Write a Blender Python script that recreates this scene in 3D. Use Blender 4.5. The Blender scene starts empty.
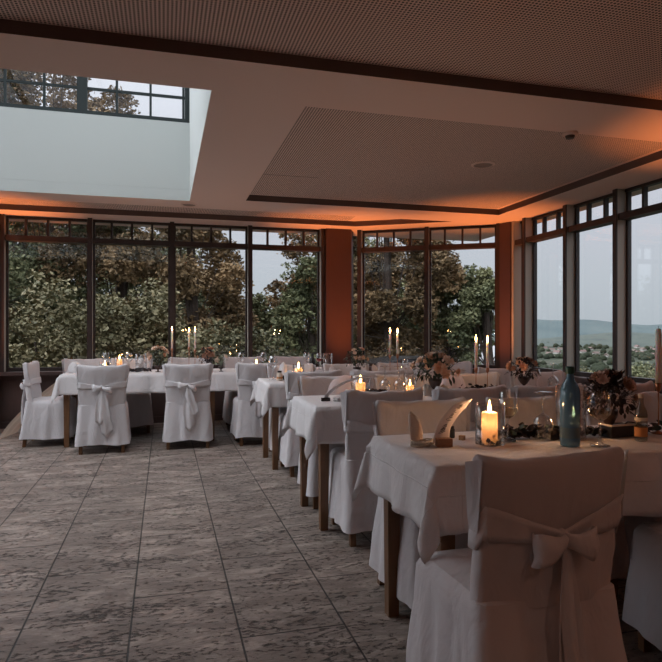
import bpy, bmesh, math, random
from math import sin, cos, pi, radians as R
from mathutils import Vector, Matrix, noise
random.seed(11)
S = bpy.context.scene
COL = S.collection
H = 1.2; FPX = 607.0; YAW = math.atan(167 / 607)
CX = 331.0

# ------------------------------------------------------------------ helpers
def at(u, v, z):
    """floor-plan point where the sight line through (u, v) meets height z"""
    D = (H - z) * FPX / (v - 331.0)
    L = (u - CX) / FPX * D
    return Vector((D * sin(YAW) + L * cos(YAW), D * cos(YAW) - L * sin(YAW), z))

class MB:
    def __init__(s): s.v = []; s.f = []; s.m = []; s.cur = 0
    def add(s, vs, fs):
        o = len(s.v); s.v += [tuple(p) for p in vs]
        for f in fs: s.f.append([i + o for i in f]); s.m.append(s.cur)
        return s
    def box(s, x0, x1, y0, y1, z0, z1, M=None):
        vs = [Vector((x, y, z)) for z in (z0, z1) for y in (y0, y1) for x in (x0, x1)]
        if M is not None: vs = [M @ p for p in vs]
        return s.add(vs, [(0, 2, 3, 1), (4, 5, 7, 6), (0, 1, 5, 4), (2, 6, 7, 3), (0, 4, 6, 2), (1, 3, 7, 5)])
    def lathe(s, prof, n=20, c=(0, 0, 0), cap0=True, cap1=True, jit=None):
        vs = []; fs = []
        for k, (r, z) in enumerate(prof):
            for i in range(n):
                a = 2 * pi * i / n
                rr = r * (jit(a, k) if jit else 1)
                vs.append((c[0] + rr * cos(a), c[1] + rr * sin(a), c[2] + z))
        for k in range(len(prof) - 1):
            for i in range(n):
                j = (i + 1) % n
                fs.append((k * n + i, k * n + j, (k + 1) * n + j, (k + 1) * n + i))
        if cap0 and prof[0][0] > 1e-5: fs.append(tuple(range(n))[::-1])
        if cap1 and prof[-1][0] > 1e-5: fs.append(tuple((len(prof) - 1) * n + i for i in range(n)))
        return s.add(vs, fs)
    def tube(s, pts, r, n=6, taper=None):
        pts = [Vector(p) for p in pts]; vs = []; fs = []
        for k, p in enumerate(pts):
            d = (pts[min(k + 1, len(pts) - 1)] - pts[max(k - 1, 0)]).normalized()
            u = d.cross(Vector((0, 0, 1)))
            if u.length < .05: u = d.cross(Vector((1, 0, 0)))
            u.normalize(); w = d.cross(u)
            rr = r if taper is None else r * (1 + (taper - 1) * k / (len(pts) - 1))
            for i in range(n):
                a = 2 * pi * i / n
                vs.append(p + (u * cos(a) + w * sin(a)) * rr)
        for k in range(len(pts) - 1):
            for i in range(n):
                j = (i + 1) % n
                fs.append((k * n + i, k * n + j, (k + 1) * n + j, (k + 1) * n + i))
        fs.append(tuple(range(n))[::-1]); fs.append(tuple((len(pts) - 1) * n + i for i in range(n)))
        return s.add(vs, fs)
    def grid(s, P):
        """P[i][j] points"""
        a, b = len(P), len(P[0]); vs = [p for row in P for p in row]; fs = []
        for i in range(a - 1):
            for j in range(b - 1):
                fs.append((i * b + j, i * b + j + 1, (i + 1) * b + j + 1, (i + 1) * b + j))
        return s.add(vs, fs)
    def rings(s, P, cap0=False, cap1=False):
        n = len(P[0]); vs = [p for r in P for p in r]; fs = []
        for k in range(len(P) - 1):
            for i in range(n):
                j = (i + 1) % n
                fs.append((k * n + i, k * n + j, (k + 1) * n + j, (k + 1) * n + i))
        if cap0: fs.append(tuple(range(n))[::-1])
        if cap1: fs.append(tuple((len(P) - 1) * n + i for i in range(n)))
        return s.add(vs, fs)
    def build(s, name, mat, parent=None, smooth=False, fix=False):
        me = bpy.data.meshes.new(name); me.from_pydata(s.v, [], s.f)
        for m in (mat if isinstance(mat, (list, tuple)) else [mat]): me.materials.append(m)
        if any(s.m): me.polygons.foreach_set('material_index', s.m)
        if fix:
            bm = bmesh.new(); bm.from_mesh(me); bmesh.ops.recalc_face_normals(bm, faces=bm.faces[:]); bm.to_mesh(me); bm.free()
        if smooth: me.polygons.foreach_set('use_smooth', [True] * len(me.polygons))
        me.update()
        o = bpy.data.objects.new(name, me); COL.objects.link(o)
        if parent is not None: o.parent = parent
        return o

def tag(o, label=None, cat=None, group=None, kind=None):
    if label: o['label'] = label
    if cat: o['category'] = cat
    if group: o['group'] = group
    if kind: o['kind'] = kind
    return o
def empty(name, loc=(0, 0, 0), rz=0, label=None, cat=None, group=None, kind=None):
    o = bpy.data.objects.new(name, None); COL.objects.link(o); o.empty_display_size = .1
    o.location = loc; o.rotation_euler = (0, 0, rz)
    return tag(o, label, cat, group, kind)
KIDS = {}
def children(o): return [c for c in bpy.data.objects if c.parent == o]
def copy_tree(o, parent=None):
    c = o.copy(); COL.objects.link(c)
    c.parent = parent
    for ch in children(o): copy_tree(ch, c)
    return c
def place(proto, used, loc, rz, label, group=None, scale=None):
    o = proto if not used else copy_tree(proto)
    o.location = loc; o.rotation_euler = (0, 0, rz)
    if scale: o.scale = (scale,) * 3
    o['label'] = label
    if group: o['group'] = group
    return o

# ------------------------------------------------------------------ materials
def nodes(name):
    m = bpy.data.materials.new(name); m.use_nodes = True
    nt = m.node_tree; b = nt.nodes['Principled BSDF']
    return m, nt, b
def N(nt, t, **kw):
    n = nt.nodes.new(t)
    for k, v in kw.items():
        if hasattr(n, k): setattr(n, k, v)
        else: n.inputs[k].default_value = v
    return n
def pmat(name, col, rough=.6, metal=0, bump=0, bscale=40, var=0, vscale=4, sheen=0, stretch=(1, 1, 1), **kw):
    m, nt, b = nodes(name)
    b.inputs['Base Color'].default_value = (*col, 1); b.inputs['Roughness'].default_value = rough
    b.inputs['Metallic'].default_value = metal
    if sheen: b.inputs['Sheen Weight'].default_value = sheen
    for k, v in kw.items(): b.inputs[k].default_value = v
    tc = N(nt, 'ShaderNodeTexCoord'); mp = N(nt, 'ShaderNodeMapping'); mp.inputs['Scale'].default_value = stretch
    nt.links.new(tc.outputs['Object'], mp.inputs[0])
    if var:
        nz = N(nt, 'ShaderNodeTexNoise'); nz.inputs['Scale'].default_value = vscale; nz.inputs['Detail'].default_value = 5
        nt.links.new(mp.outputs[0], nz.inputs['Vector'])
        mx = N(nt, 'ShaderNodeMix', data_type='RGBA')
        mx.inputs[6].default_value = (*[c * (1 - var) for c in col], 1); mx.inputs[7].default_value = (*[min(1, c * (1 + var)) for c in col], 1)
        nt.links.new(nz.outputs['Fac'], mx.inputs[0]); nt.links.new(mx.outputs[2], b.inputs['Base Color'])
    if bump:
        nz = N(nt, 'ShaderNodeTexNoise'); nz.inputs['Scale'].default_value = bscale; nz.inputs['Detail'].default_value = 4
        nt.links.new(mp.outputs[0], nz.inputs['Vector'])
        bp = N(nt, 'ShaderNodeBump'); bp.inputs['Strength'].default_value = bump; bp.inputs['Distance'].default_value = .01
        nt.links.new(nz.outputs['Fac'], bp.inputs['Height']); nt.links.new(bp.outputs[0], b.inputs['Normal'])
    return m
def emis(name, col, st):
    m, nt, b = nodes(name)
    b.inputs['Base Color'].default_value = (0, 0, 0, 1)
    b.inputs['Emission Color'].default_value = (*col, 1); b.inputs['Emission Strength'].default_value = st
    return m
def glassmat(name, tint=(1, 1, 1), ior=1.45, rough=.0, gain=1.0, body=None, bodyf=0, pwr=5):
    m = bpy.data.materials.new(name); m.use_nodes = True; nt = m.node_tree; nt.nodes.clear()
    out = N(nt, 'ShaderNodeOutputMaterial'); tr = N(nt, 'ShaderNodeBsdfTransparent'); gl = N(nt, 'ShaderNodeBsdfGlossy')
    tr.inputs[0].default_value = (*tint, 1); gl.inputs['Roughness'].default_value = rough
    fr = N(nt, 'ShaderNodeLayerWeight'); fr.inputs[0].default_value = .5
    pw = N(nt, 'ShaderNodeMath', operation='POWER'); pw.inputs[1].default_value = pwr; nt.links.new(fr.outputs['Facing'], pw.inputs[0])
    f0 = ((ior - 1) / (ior + 1)) ** 2 * gain
    mu = N(nt, 'ShaderNodeMath', operation='MULTIPLY_ADD', use_clamp=True); mu.inputs[1].default_value = min(1, .9 * gain ** .5) - f0; mu.inputs[2].default_value = f0
    nt.links.new(pw.outputs[0], mu.inputs[0])
    mx = N(nt, 'ShaderNodeMixShader'); nt.links.new(mu.outputs[0], mx.inputs[0])
    src = tr.outputs[0]
    if body:
        df = N(nt, 'ShaderNodeBsdfDiffuse'); df.inputs[0].default_value = (*body, 1)
        m2 = N(nt, 'ShaderNodeMixShader'); m2.inputs[0].default_value = bodyf
        nt.links.new(tr.outputs[0], m2.inputs[1]); nt.links.new(df.outputs[0], m2.inputs[2]); src = m2.outputs[0]
    nt.links.new(src, mx.inputs[1]); nt.links.new(gl.outputs[0], mx.inputs[2])
    nt.links.new(mx.outputs[0], out.inputs[0])
    return m

M = {}
def fabric(name, col, cream=None, rough=.85, crease=.0):
    m, nt, b = nodes(name)
    b.inputs['Base Color'].default_value = (*col, 1); b.inputs['Roughness'].default_value = rough
    b.inputs['Sheen Weight'].default_value = .12
    tc = N(nt, 'ShaderNodeTexCoord')
    n1 = N(nt, 'ShaderNodeTexNoise'); n1.inputs['Scale'].default_value = 7; n1.inputs['Detail'].default_value = 3; n1.inputs['Distortion'].default_value = .8
    mp = N(nt, 'ShaderNodeMapping'); mp.inputs['Scale'].default_value = (1.3, 1.3, .7); mp.inputs['Rotation'].default_value = (.3, .5, 0)
    nt.links.new(tc.outputs['Object'], mp.inputs[0]); nt.links.new(mp.outputs[0], n1.inputs['Vector'])
    n2 = N(nt, 'ShaderNodeTexNoise'); n2.inputs['Scale'].default_value = 300
    nt.links.new(tc.outputs['Object'], n2.inputs['Vector'])
    b1 = N(nt, 'ShaderNodeBump'); b1.inputs['Strength'].default_value = .55; b1.inputs['Distance'].default_value = .03
    b2 = N(nt, 'ShaderNodeBump'); b2.inputs['Strength'].default_value = .12; b2.inputs['Distance'].default_value = .004
    nt.links.new(n1.outputs['Fac'], b1.inputs['Height']); nt.links.new(n2.outputs['Fac'], b2.inputs['Height'])
    nt.links.new(b1.outputs[0], b2.inputs['Normal']); last = b2
    if crease:
        br = N(nt, 'ShaderNodeTexBrick'); br.offset = 0; br.inputs['Scale'].default_value = 1; br.inputs['Brick Width'].default_value = .16
        br.inputs['Row Height'].default_value = .16; br.inputs['Mortar Size'].default_value = .003; br.inputs['Mortar Smooth'].default_value = 1
        br.inputs['Color1'].default_value = (0, 0, 0, 1); br.inputs['Color2'].default_value = (0, 0, 0, 1); br.inputs['Mortar'].default_value = (1, 1, 1, 1)
        nt.links.new(tc.outputs['UV'], br.inputs['Vector'])
        b3 = N(nt, 'ShaderNodeBump'); b3.inputs['Strength'].default_value = crease; b3.inputs['Distance'].default_value = .004
        nt.links.new(br.outputs['Color'], b3.inputs['Height']); nt.links.new(b2.outputs[0], b3.inputs['Normal']); last = b3
    nt.links.new(last.outputs[0], b.inputs['Normal'])
    return m
M['cover'] = fabric('cover_cloth', (.62, .59, .60))
M['sash'] = fabric('sash_satin', (.68, .65, .66), rough=.55)
M['cloth'] = fabric('table_linen', (.68, .65, .65), crease=.6)
M['napkin'] = fabric('napkin_linen', (.74, .67, .60))
M['wood'] = pmat('leg_wood', (.16, .075, .032), .45, var=.35, vscale=14, stretch=(6, 6, 1), bump=.1)
M['frame'] = pmat('window_frame_brown', (.040, .026, .024), .5)
M['alu'] = pmat('window_post_grey', (.46, .42, .36), .45, var=.12, vscale=30, stretch=(5, 5, .05))
M['gasket'] = pmat('gasket_black', (.012, .014, .015), .5)
M['teal'] = pmat('lantern_frame', (.012, .020, .020), .7)
M['pillar'] = pmat('pillar_red_wood', (.085, .038, .032), .6, var=.18, vscale=24, stretch=(8, 8, .3))
M['panel'] = pmat('dark_wainscot', (.075, .045, .040), .5, var=.2, vscale=16, stretch=(6, 6, .5))
M['plaster'] = pmat('shaft_plaster', (.53, .555, .535), .9, bump=.15, bscale=120)
M['wall'] = pmat('wall_paint', (.34, .27, .24), .9)
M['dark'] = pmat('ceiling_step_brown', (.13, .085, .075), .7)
M['glass'] = glassmat('window_glass', (.97, .985, .99), 1.45)
M['ware'] = glassmat('drinking_glass', (.95, .95, .95), 1.5, .02, 2.2, pwr=3.0)
M['wineglass'] = glassmat('wine_glass_crystal', (.93, .93, .93), 1.5, .03, 4.5, pwr=2.0)
M['bluebottle'] = glassmat('blue_bottle_glass', (.50, .72, .90), 1.5, .04, 1.6, (.11, .24, .36), .62)
M['clearbottle'] = glassmat('clear_bottle_glass', (.72, .72, .68), 1.5, .02, 2.0, (.2, .18, .14), .1)
M['water'] = glassmat('water_in_glass', (.82, .80, .76), 1.33, .0, 1.5)
M['pink'] = glassmat('pink_drink', (.85, .22, .22), 1.33, .0, 1, (.85, .09, .08), .55)
M['pinkw'] = glassmat('pale_wine', (.8, .68, .5), 1.33, .0, 1.2)
M['copper'] = pmat('copper_metal', (.42, .20, .12), .3, 1)
M['black'] = pmat('black_paint', (.012, .011, .012), .35)
M['green'] = pmat('green_cap', (.01, .055, .04), .4)
M['labelw'] = pmat('cream_paper', (.62, .52, .42), .8)
M['orange'] = pmat('orange_print', (.50, .20, .06), .7)
M['ink'] = pmat('dark_ink', (.05, .025, .022), .7)
M['card'] = pmat('card_paper', (.82, .70, .64), .8)
M['blockwood'] = pmat('block_wood', (.26, .12, .06), .5, var=.3, vscale=30, stretch=(1, 8, 8))
M['cubewood'] = pmat('cube_wood', (.45, .24, .10), .5)
M['rope'] = pmat('straw_cord', (.62, .54, .44), .8)
M['wax'] = None
M['waxt'] = pmat('taper_wax', (.88, .78, .70), .5, **{'Subsurface Weight': .5, 'Subsurface Radius': (1.0, .5, .25), 'Subsurface Scale': .02})
M['flame'] = emis('flame', (1.0, .50, .14), 26)
M['leafdark'] = pmat('dried_leaf_dark', (.022, .013, .015), .55, var=.5, vscale=30)
M['petal'] = pmat('dried_petals', (.22, .15, .11), .7, var=.5, vscale=60)
M['rosep'] = pmat('rose_peach', (.72, .44, .29), .75, var=.3, vscale=25)
M['rosec'] = pmat('rose_cream', (.76, .58, .46), .75, var=.25, vscale=25)
M['roseb'] = pmat('bloom_rust', (.40, .21, .14), .75, var=.4, vscale=25)
M['rosep2'] = pmat('bloom_dusty_pink', (.68, .47, .38), .75, var=.3, vscale=25)
M['fgreen'] = pmat('bouquet_leaf', (.035, .05, .03), .6, var=.4, vscale=30)
M['fpale'] = pmat('bouquet_pale_leaf', (.24, .27, .20), .6, var=.3, vscale=30)
M['urn'] = pmat('urn_brown', (.05, .028, .022), .4)
M['tulle'] = None
def tulle(name, col, op):
    m = bpy.data.materials.new(name); m.use_nodes = True; nt = m.node_tree; nt.nodes.clear()
    out = N(nt, 'ShaderNodeOutputMaterial'); tr = N(nt, 'ShaderNodeBsdfTransparent'); df = N(nt, 'ShaderNodeBsdfDiffuse'); tl = N(nt, 'ShaderNodeBsdfTranslucent')
    df.inputs[0].default_value = (*col, 1); tl.inputs[0].default_value = (*col, 1)
    a = N(nt, 'ShaderNodeMixShader'); a.inputs[0].default_value = .5; nt.links.new(df.outputs[0], a.inputs[1]); nt.links.new(tl.outputs[0], a.inputs[2])
    x = N(nt, 'ShaderNodeMixShader'); lw = N(nt, 'ShaderNodeLayerWeight'); lw.inputs[0].default_value = .3
    mr = N(nt, 'ShaderNodeMapRange'); mr.inputs['To Min'].default_value = op; mr.inputs['To Max'].default_value = min(1, op + .4)
    nt.links.new(lw.outputs['Facing'], mr.inputs[0]); nt.links.new(mr.outputs[0], x.inputs[0])
    nt.links.new(tr.outputs[0], x.inputs[1]); nt.links.new(a.outputs[0], x.inputs[2]); nt.links.new(x.outputs[0], out.inputs[0])
    return m
def paper(name, col, f):
    m = bpy.data.materials.new(name); m.use_nodes = True; nt = m.node_tree; nt.nodes.clear()
    out = N(nt, 'ShaderNodeOutputMaterial'); df = N(nt, 'ShaderNodeBsdfDiffuse'); tl = N(nt, 'ShaderNodeBsdfTranslucent')
    df.inputs[0].default_value = (*col, 1); tl.inputs[0].default_value = (*col, 1)
    x = N(nt, 'ShaderNodeMixShader'); x.inputs[0].default_value = f
    nt.links.new(df.outputs[0], x.inputs[1]); nt.links.new(tl.outputs[0], x.inputs[2]); nt.links.new(x.outputs[0], out.inputs[0])
    return m
M['card'] = paper('card_paper_thin', (.86, .76, .70), .4)
M['wax'] = paper('translucent_wax', (.86, .68, .50), .5)
M['tulle'] = tulle('beige_tulle', (.60, .48, .38), .55)
M['organza'] = tulle('white_organza', (.80, .70, .70), .5)

def floor_mat():
    m, nt, b = nodes('stone_floor'); L = nt.links.new
    geo = N(nt, 'ShaderNodeNewGeometry')
    sx = N(nt, 'ShaderNodeSeparateXYZ'); L(geo.outputs['Position'], sx.inputs[0])
    ox = N(nt, 'ShaderNodeMath', operation='ADD'); ox.inputs[1].default_value = .13 + .421 * 40; L(sx.outputs[0], ox.inputs[0])
    oy = N(nt, 'ShaderNodeMath', operation='ADD'); oy.inputs[1].default_value = 20.3; L(sx.outputs[1], oy.inputs[0])
    cb = N(nt, 'ShaderNodeCombineXYZ'); L(oy.outputs[0], cb.inputs[0]); L(ox.outputs[0], cb.inputs[1])
    br = N(nt, 'ShaderNodeTexBrick'); br.offset = .43; br.offset_frequency = 2
    br.inputs['Scale'].default_value = 1; br.inputs['Brick Width'].default_value = .84; br.inputs['Row Height'].default_value = .421
    br.inputs['Mortar Size'].default_value = .0045; br.inputs['Mortar Smooth'].default_value = .4
    br.inputs['Color1'].default_value = (.82, .82, .82, 1); br.inputs['Color2'].default_value = (1, 1, 1, 1); br.inputs['Mortar'].default_value = (0, 0, 0, 1)
    L(cb.outputs[0], br.inputs['Vector'])
    # streaky stone, streaks run across the tiles
    mp = N(nt, 'ShaderNodeMapping'); mp.inputs['Scale'].default_value = (1.5, 4.2, 1); L(geo.outputs['Position'], mp.inputs[0])
    n1 = N(nt, 'ShaderNodeTexNoise'); n1.inputs['Scale'].default_value = 2.2; n1.inputs['Detail'].default_value = 9; n1.inputs['Roughness'].default_value = .74; n1.inputs['Distortion'].default_value = .5
    L(mp.outputs[0], n1.inputs['Vector'])
    cr = N(nt, 'ShaderNodeValToRGB'); e = cr.color_ramp.elements
    e[0].position = .33; e[0].color = (.20, .155, .13, 1); e[1].position = .66; e[1].color = (.56, .46, .40, 1)
    e2 = cr.color_ramp.elements.new(.5); e2.color = (.29, .235, .20, 1)
    L(n1.outputs['Fac'], cr.inputs[0])
    # pits
    mp2 = N(nt, 'ShaderNodeMapping'); mp2.inputs['Scale'].default_value = (15, 30, 1); mp2.inputs['Rotation'].default_value = (0, 0, .15); L(geo.outputs['Position'], mp2.inputs[0])
    n2 = N(nt, 'ShaderNodeTexNoise'); n2.inputs['Scale'].default_value = 1.6; n2.inputs['Detail'].default_value = 6; n2.inputs['Roughness'].default_value = .7
    L(mp2.outputs[0], n2.inputs['Vector'])
    c2 = N(nt, 'ShaderNodeValToRGB'); c2.color_ramp.elements[0].position = .38; c2.color_ramp.elements[1].position = .45; c2.color_ramp.elements[0].color = (.16, .15, .14, 1)
    n3 = N(nt, 'ShaderNodeTexNoise'); n3.inputs['Scale'].default_value = 1.7; n3.inputs['Detail'].default_value = 3; L(mp.outputs[0], n3.inputs['Vector'])
    a3 = N(nt, 'ShaderNodeMath', operation='MULTIPLY_ADD'); a3.inputs[1].default_value = .35; a3.inputs[2].default_value = -.175; L(n3.outputs['Fac'], a3.inputs[0])
    s3 = N(nt, 'ShaderNodeMath', operation='ADD'); L(n2.outputs['Fac'], s3.inputs[0]); L(a3.outputs[0], s3.inputs[1])
    L(s3.outputs[0], c2.inputs[0])
    pm = N(nt, 'ShaderNodeMix', data_type='RGBA', blend_type='MULTIPLY'); pm.inputs[0].default_value = .9
    L(cr.outputs[0], pm.inputs[6]); L(c2.outputs[0], pm.inputs[7])
    tm = N(nt, 'ShaderNodeMix', data_type='RGBA', blend_type='MULTIPLY'); tm.inputs[0].default_value = .9
    L(pm.outputs[2], tm.inputs[6]); L(br.outputs['Color'], tm.inputs[7])
    L(tm.outputs[2], b.inputs['Base Color'])
    rr = N(nt, 'ShaderNodeMapRange'); rr.inputs['To Min'].default_value = .55; rr.inputs['To Max'].default_value = .33; L(n1.outputs['Fac'], rr.inputs[0]); L(rr.outputs[0], b.inputs['Roughness'])
    hs = N(nt, 'ShaderNodeMath', operation='MULTIPLY'); L(c2.outputs[0], hs.inputs[0]); L(br.outputs['Color'], hs.inputs[1])
    ha = N(nt, 'ShaderNodeMath', operation='ADD'); L(hs.outputs[0], ha.inputs[0]); L(n1.outputs['Fac'], ha.inputs[1])
    bp = N(nt, 'ShaderNodeBump'); bp.inputs['Strength'].default_value = .8; bp.inputs['Distance'].default_value = .010
    L(ha.outputs[0], bp.inputs['Height']); L(bp.outputs[0], b.inputs['Normal'])
    return m
M['floor'] = floor_mat()

def ceil_mat(perf):
    m, nt, b = nodes('ceiling_paint' + ('_perforated' if perf else '')); L = nt.links.new
    b.inputs['Roughness'].default_value = .9
    base = (.80, .635, .575)
    geo = N(nt, 'ShaderNodeNewGeometry'); sx = N(nt, 'ShaderNodeSeparateXYZ'); L(geo.outputs['Position'], sx.inputs[0])
    def mth(op, a, bb=None):
        n = N(nt, 'ShaderNodeMath', operation=op)
        for i, x in enumerate((a, bb)):
            if x is None: continue
            if isinstance(x, (int, float)): n.inputs[i].default_value = x
            else: L(x, n.inputs[i])
        return n.outputs[0]
    if perf:
        p = .019
        d = []
        for k in (0, 1):
            f = mth('FRACT', mth('MULTIPLY', mth('ADD', sx.outputs[k], 50), 1 / p))
            d.append(mth('POWER', mth('ABSOLUTE', mth('SUBTRACT', f, .5)), 2))
        hole = mth('LESS_THAN', mth('ADD', d[0], d[1]), .33 ** 2)
        if perf == 2:   # the middle raft: only the panel field is perforated
            ins = mth('MULTIPLY', mth('GREATER_THAN', sx.outputs[0], .87), mth('GREATER_THAN', sx.outputs[1], 3.74))
            ins = mth('MULTIPLY', ins, mth('LESS_THAN', sx.outputs[0], 3.9))
            ins = mth('MULTIPLY', ins, mth('LESS_THAN', sx.outputs[1], 6.6))
            band = mth('MULTIPLY', mth('GREATER_THAN', sx.outputs[1], 7.18), mth('LESS_THAN', sx.outputs[1], 7.86))
            band = mth('MULTIPLY', band, mth('LESS_THAN', sx.outputs[0], 2.4))
            ins = mth('MAXIMUM', ins, band)
            hole = mth('MULTIPLY', hole, ins)
            seam = mth('LESS_THAN', mth('ABSOLUTE', mth('SUBTRACT', sx.outputs[1], 5.72)), .006)
            seam = mth('MULTIPLY', seam, mth('MULTIPLY', mth('GREATER_THAN', sx.outputs[0], .87), mth('LESS_THAN', sx.outputs[0], 1.45)))
            hole = mth('MAXIMUM', hole, seam)
        mx = N(nt, 'ShaderNodeMix', data_type='RGBA'); mx.inputs[6].default_value = (*base, 1); mx.inputs[7].default_value = (.05, .04, .036, 1)
        L(hole, mx.inputs[0]); L(mx.outputs[2], b.inputs['Base Color'])
    else: b.inputs['Base Color'].default_value = (*base, 1)
    return m
M['ceil'] = ceil_mat(2); M['ceilperf'] = ceil_mat(1); M['ceilplain'] = ceil_mat(0)

# ------------------------------------------------------------------ the room
ZC = 2.62
XL, XR, YB, YF = -5.0, 4.47, 8.27, -3.2
F1 = Vector((2.62, 8.27, 0)); F2 = Vector((4.38, 7.19, 0))   # the canted window
def struct(o): return tag(o, kind='structure')
mb = MB(); mb.box(XL - .3, XR + .3, YF - .3, YB + .3, -.2, 0); struct(mb.build('floor', M['floor']))

def boolean_cut(o, cutters):
    for c in cutters:
        md = o.modifiers.new('b', 'BOOLEAN'); md.operation = 'DIFFERENCE'; md.solver = 'EXACT'; md.object = c
    dg = bpy.context.evaluated_depsgraph_get(); dg.update()
    me = bpy.data.meshes.new_from_object(o.evaluated_get(dg)); o.modifiers.clear(); o.data = me
    for c in cutters: bpy.data.objects.remove(c)
    return o
def cutter(x0, x1, y0, y1, z0=ZC - .1, z1=ZC + .07, Mx=None):
    return MB().box(x0, x1, y0, y1, z0, z1, Mx).build('cutter', M['dark'])
def ceil_slab(name, x0, x1, y0, y1, mat, cuts):
    o = MB().box(x0, x1, y0, y1, ZC, ZC + .12).build(name, [mat, M['dark'], M['plaster']])
    if cuts: boolean_cut(o, cuts)
    for p in o.data.polygons:
        c = p.center; p.material_index = 0
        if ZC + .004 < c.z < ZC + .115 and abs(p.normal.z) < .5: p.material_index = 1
        if SK[0] - .05 < c.x < SK[1] + .005 and SK[2] - .01 < c.y < SK[3] + .01 and c.z > ZC + .01: p.material_index = 2
    return struct(o)
RIS = .068
SK = (-4.0, .27, 3.64, 6.80)
struct(MB().box(XL - .3, XR + .3, YF - .3, 3.205, ZC + RIS, ZC + .16).build('ceiling', M['ceilperf']))
fd = (F2 - F1).normalized(); ang = math.atan2(fd.y, fd.x)
def poly_cutter(pts, z0, z1):
    n = len(pts)
    return MB().add([(x, y, z0) for x, y in pts] + [(x, y, z1) for x, y in pts],
                    [(i, (i + 1) % n, n + (i + 1) % n, n + i) for i in range(n)] + [tuple(range(n))[::-1], tuple(range(n, 2 * n))]).build('cutter', M['dark'])
cd = Vector((2.50, 7.86, 0)); ce = cd + fd * ((7.18 - 7.86) / fd.y)
ceil_slab('ceiling_field', XL - .3, XR + .3, 3.205, YB + .4, M['ceil'],
          [cutter(SK[0], SK[1], SK[2], SK[3], ZC - .2, ZC + .3), cutter(.86, 3.95, 3.74, 6.62, ZC - .1, ZC + RIS),
           poly_cutter([(XL, 7.18), (ce.x, ce.y), (cd.x, cd.y), (XL, 7.86)], ZC - .1, ZC + RIS)])
# raised skylight shaft with a glazed lantern above
x0, x1, y0, y1 = SK; zs = 3.47; zt = 4.35; t = .12
for nm, b in (('wall_shaft_back', (x0 - t, x1 + t, y1, y1 + t)), ('wall_shaft_front', (x0 - t, x1 + t, y0 - t, y0)),
              ('wall_shaft_left', (x0 - t, x0, y0, y1))):
    struct(MB().box(b[0], b[1], b[2], b[3], ZC + .121, zs).build(nm, M['plaster']))
struct(MB().box(x1, x1 + t, y0, y1, ZC + .121, zt).build('wall_shaft_right', M['plaster']))
WN = [0]
def wname():
    WN[0] += 1; return 'window_%d' % WN[0]
TN = [0]
def tname():
    TN[0] += 1; return 'trim_%d' % TN[0]
def lantern_side(P, Q, stops, muntins=None):
    P = Vector(P); Q = Vector(Q); d = (Q - P); a = math.atan2(d.y, d.x)
    for k in range(len(stops) - 1):
        w = stops[k + 1] - stops[k]
        T = Matrix.Translation(P) @ Matrix.Rotation(a, 4, 'Z') @ Matrix.Translation((stops[k], 0, 0))
        fr = MB()
        for (a0, a1, c0, c1) in ((0, .05, 0, zt - zs), (w - .05, w, 0, zt - zs), (.05, w - .05, 0, .05), (.05, w - .05, zt - zs - .05, zt - zs)):
            fr.box(a0, a1, .0, .06, zs + c0, zs + c1, T)
        fo = struct(fr.build(wname(), M['teal']))
        nn = max(2, round(w / .345))
        for j in range(1, nn + 1):
            xx = .345 * j if w < 1.2 else w * j / nn
            if xx > w - .05: break
            MB().box(xx - .012, xx + .012, .015, .05, zs + .055, zt - .05, T).build('muntin', M['teal'], fo)
        for z in (zs + .29, zs + .57):
            MB().box(.05, w - .05, .016, .048, z - .012, z + .012, T).build('muntin', M['teal'], fo)
        MB().box(.05, w - .05, .028, .036, zs + .05, zt - .05, T).build('pane', M['glass'], fo)
lantern_side((x0, y1 + .03, 0), (x1, y1 + .03, 0), (0, 1.70, 3.17, 4.27))
lantern_side((x1, y0 - .03, 0), (x0, y0 - .03, 0), (0, 1.42, 2.84, 4.27))
lantern_side((x0 - .03, y0, 0), (x0 - .03, y1, 0), (0, 1.58, 3.16))
o = struct(MB().box(x0, x1, y0, y1, zt + .0, zt + .01).build(wname(), M['glass']))  # unseen lantern roof, glazed to brighten the shaft walls
rf = MB()
for k in range(5):
    xx = x0 + (x1 - x0) * k / 4; rf.box(xx - .03, xx + .03, y0 - .1, y1 + .1, zt + .011, zt + .08)
struct(rf.build(tname(), M['teal']))

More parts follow.
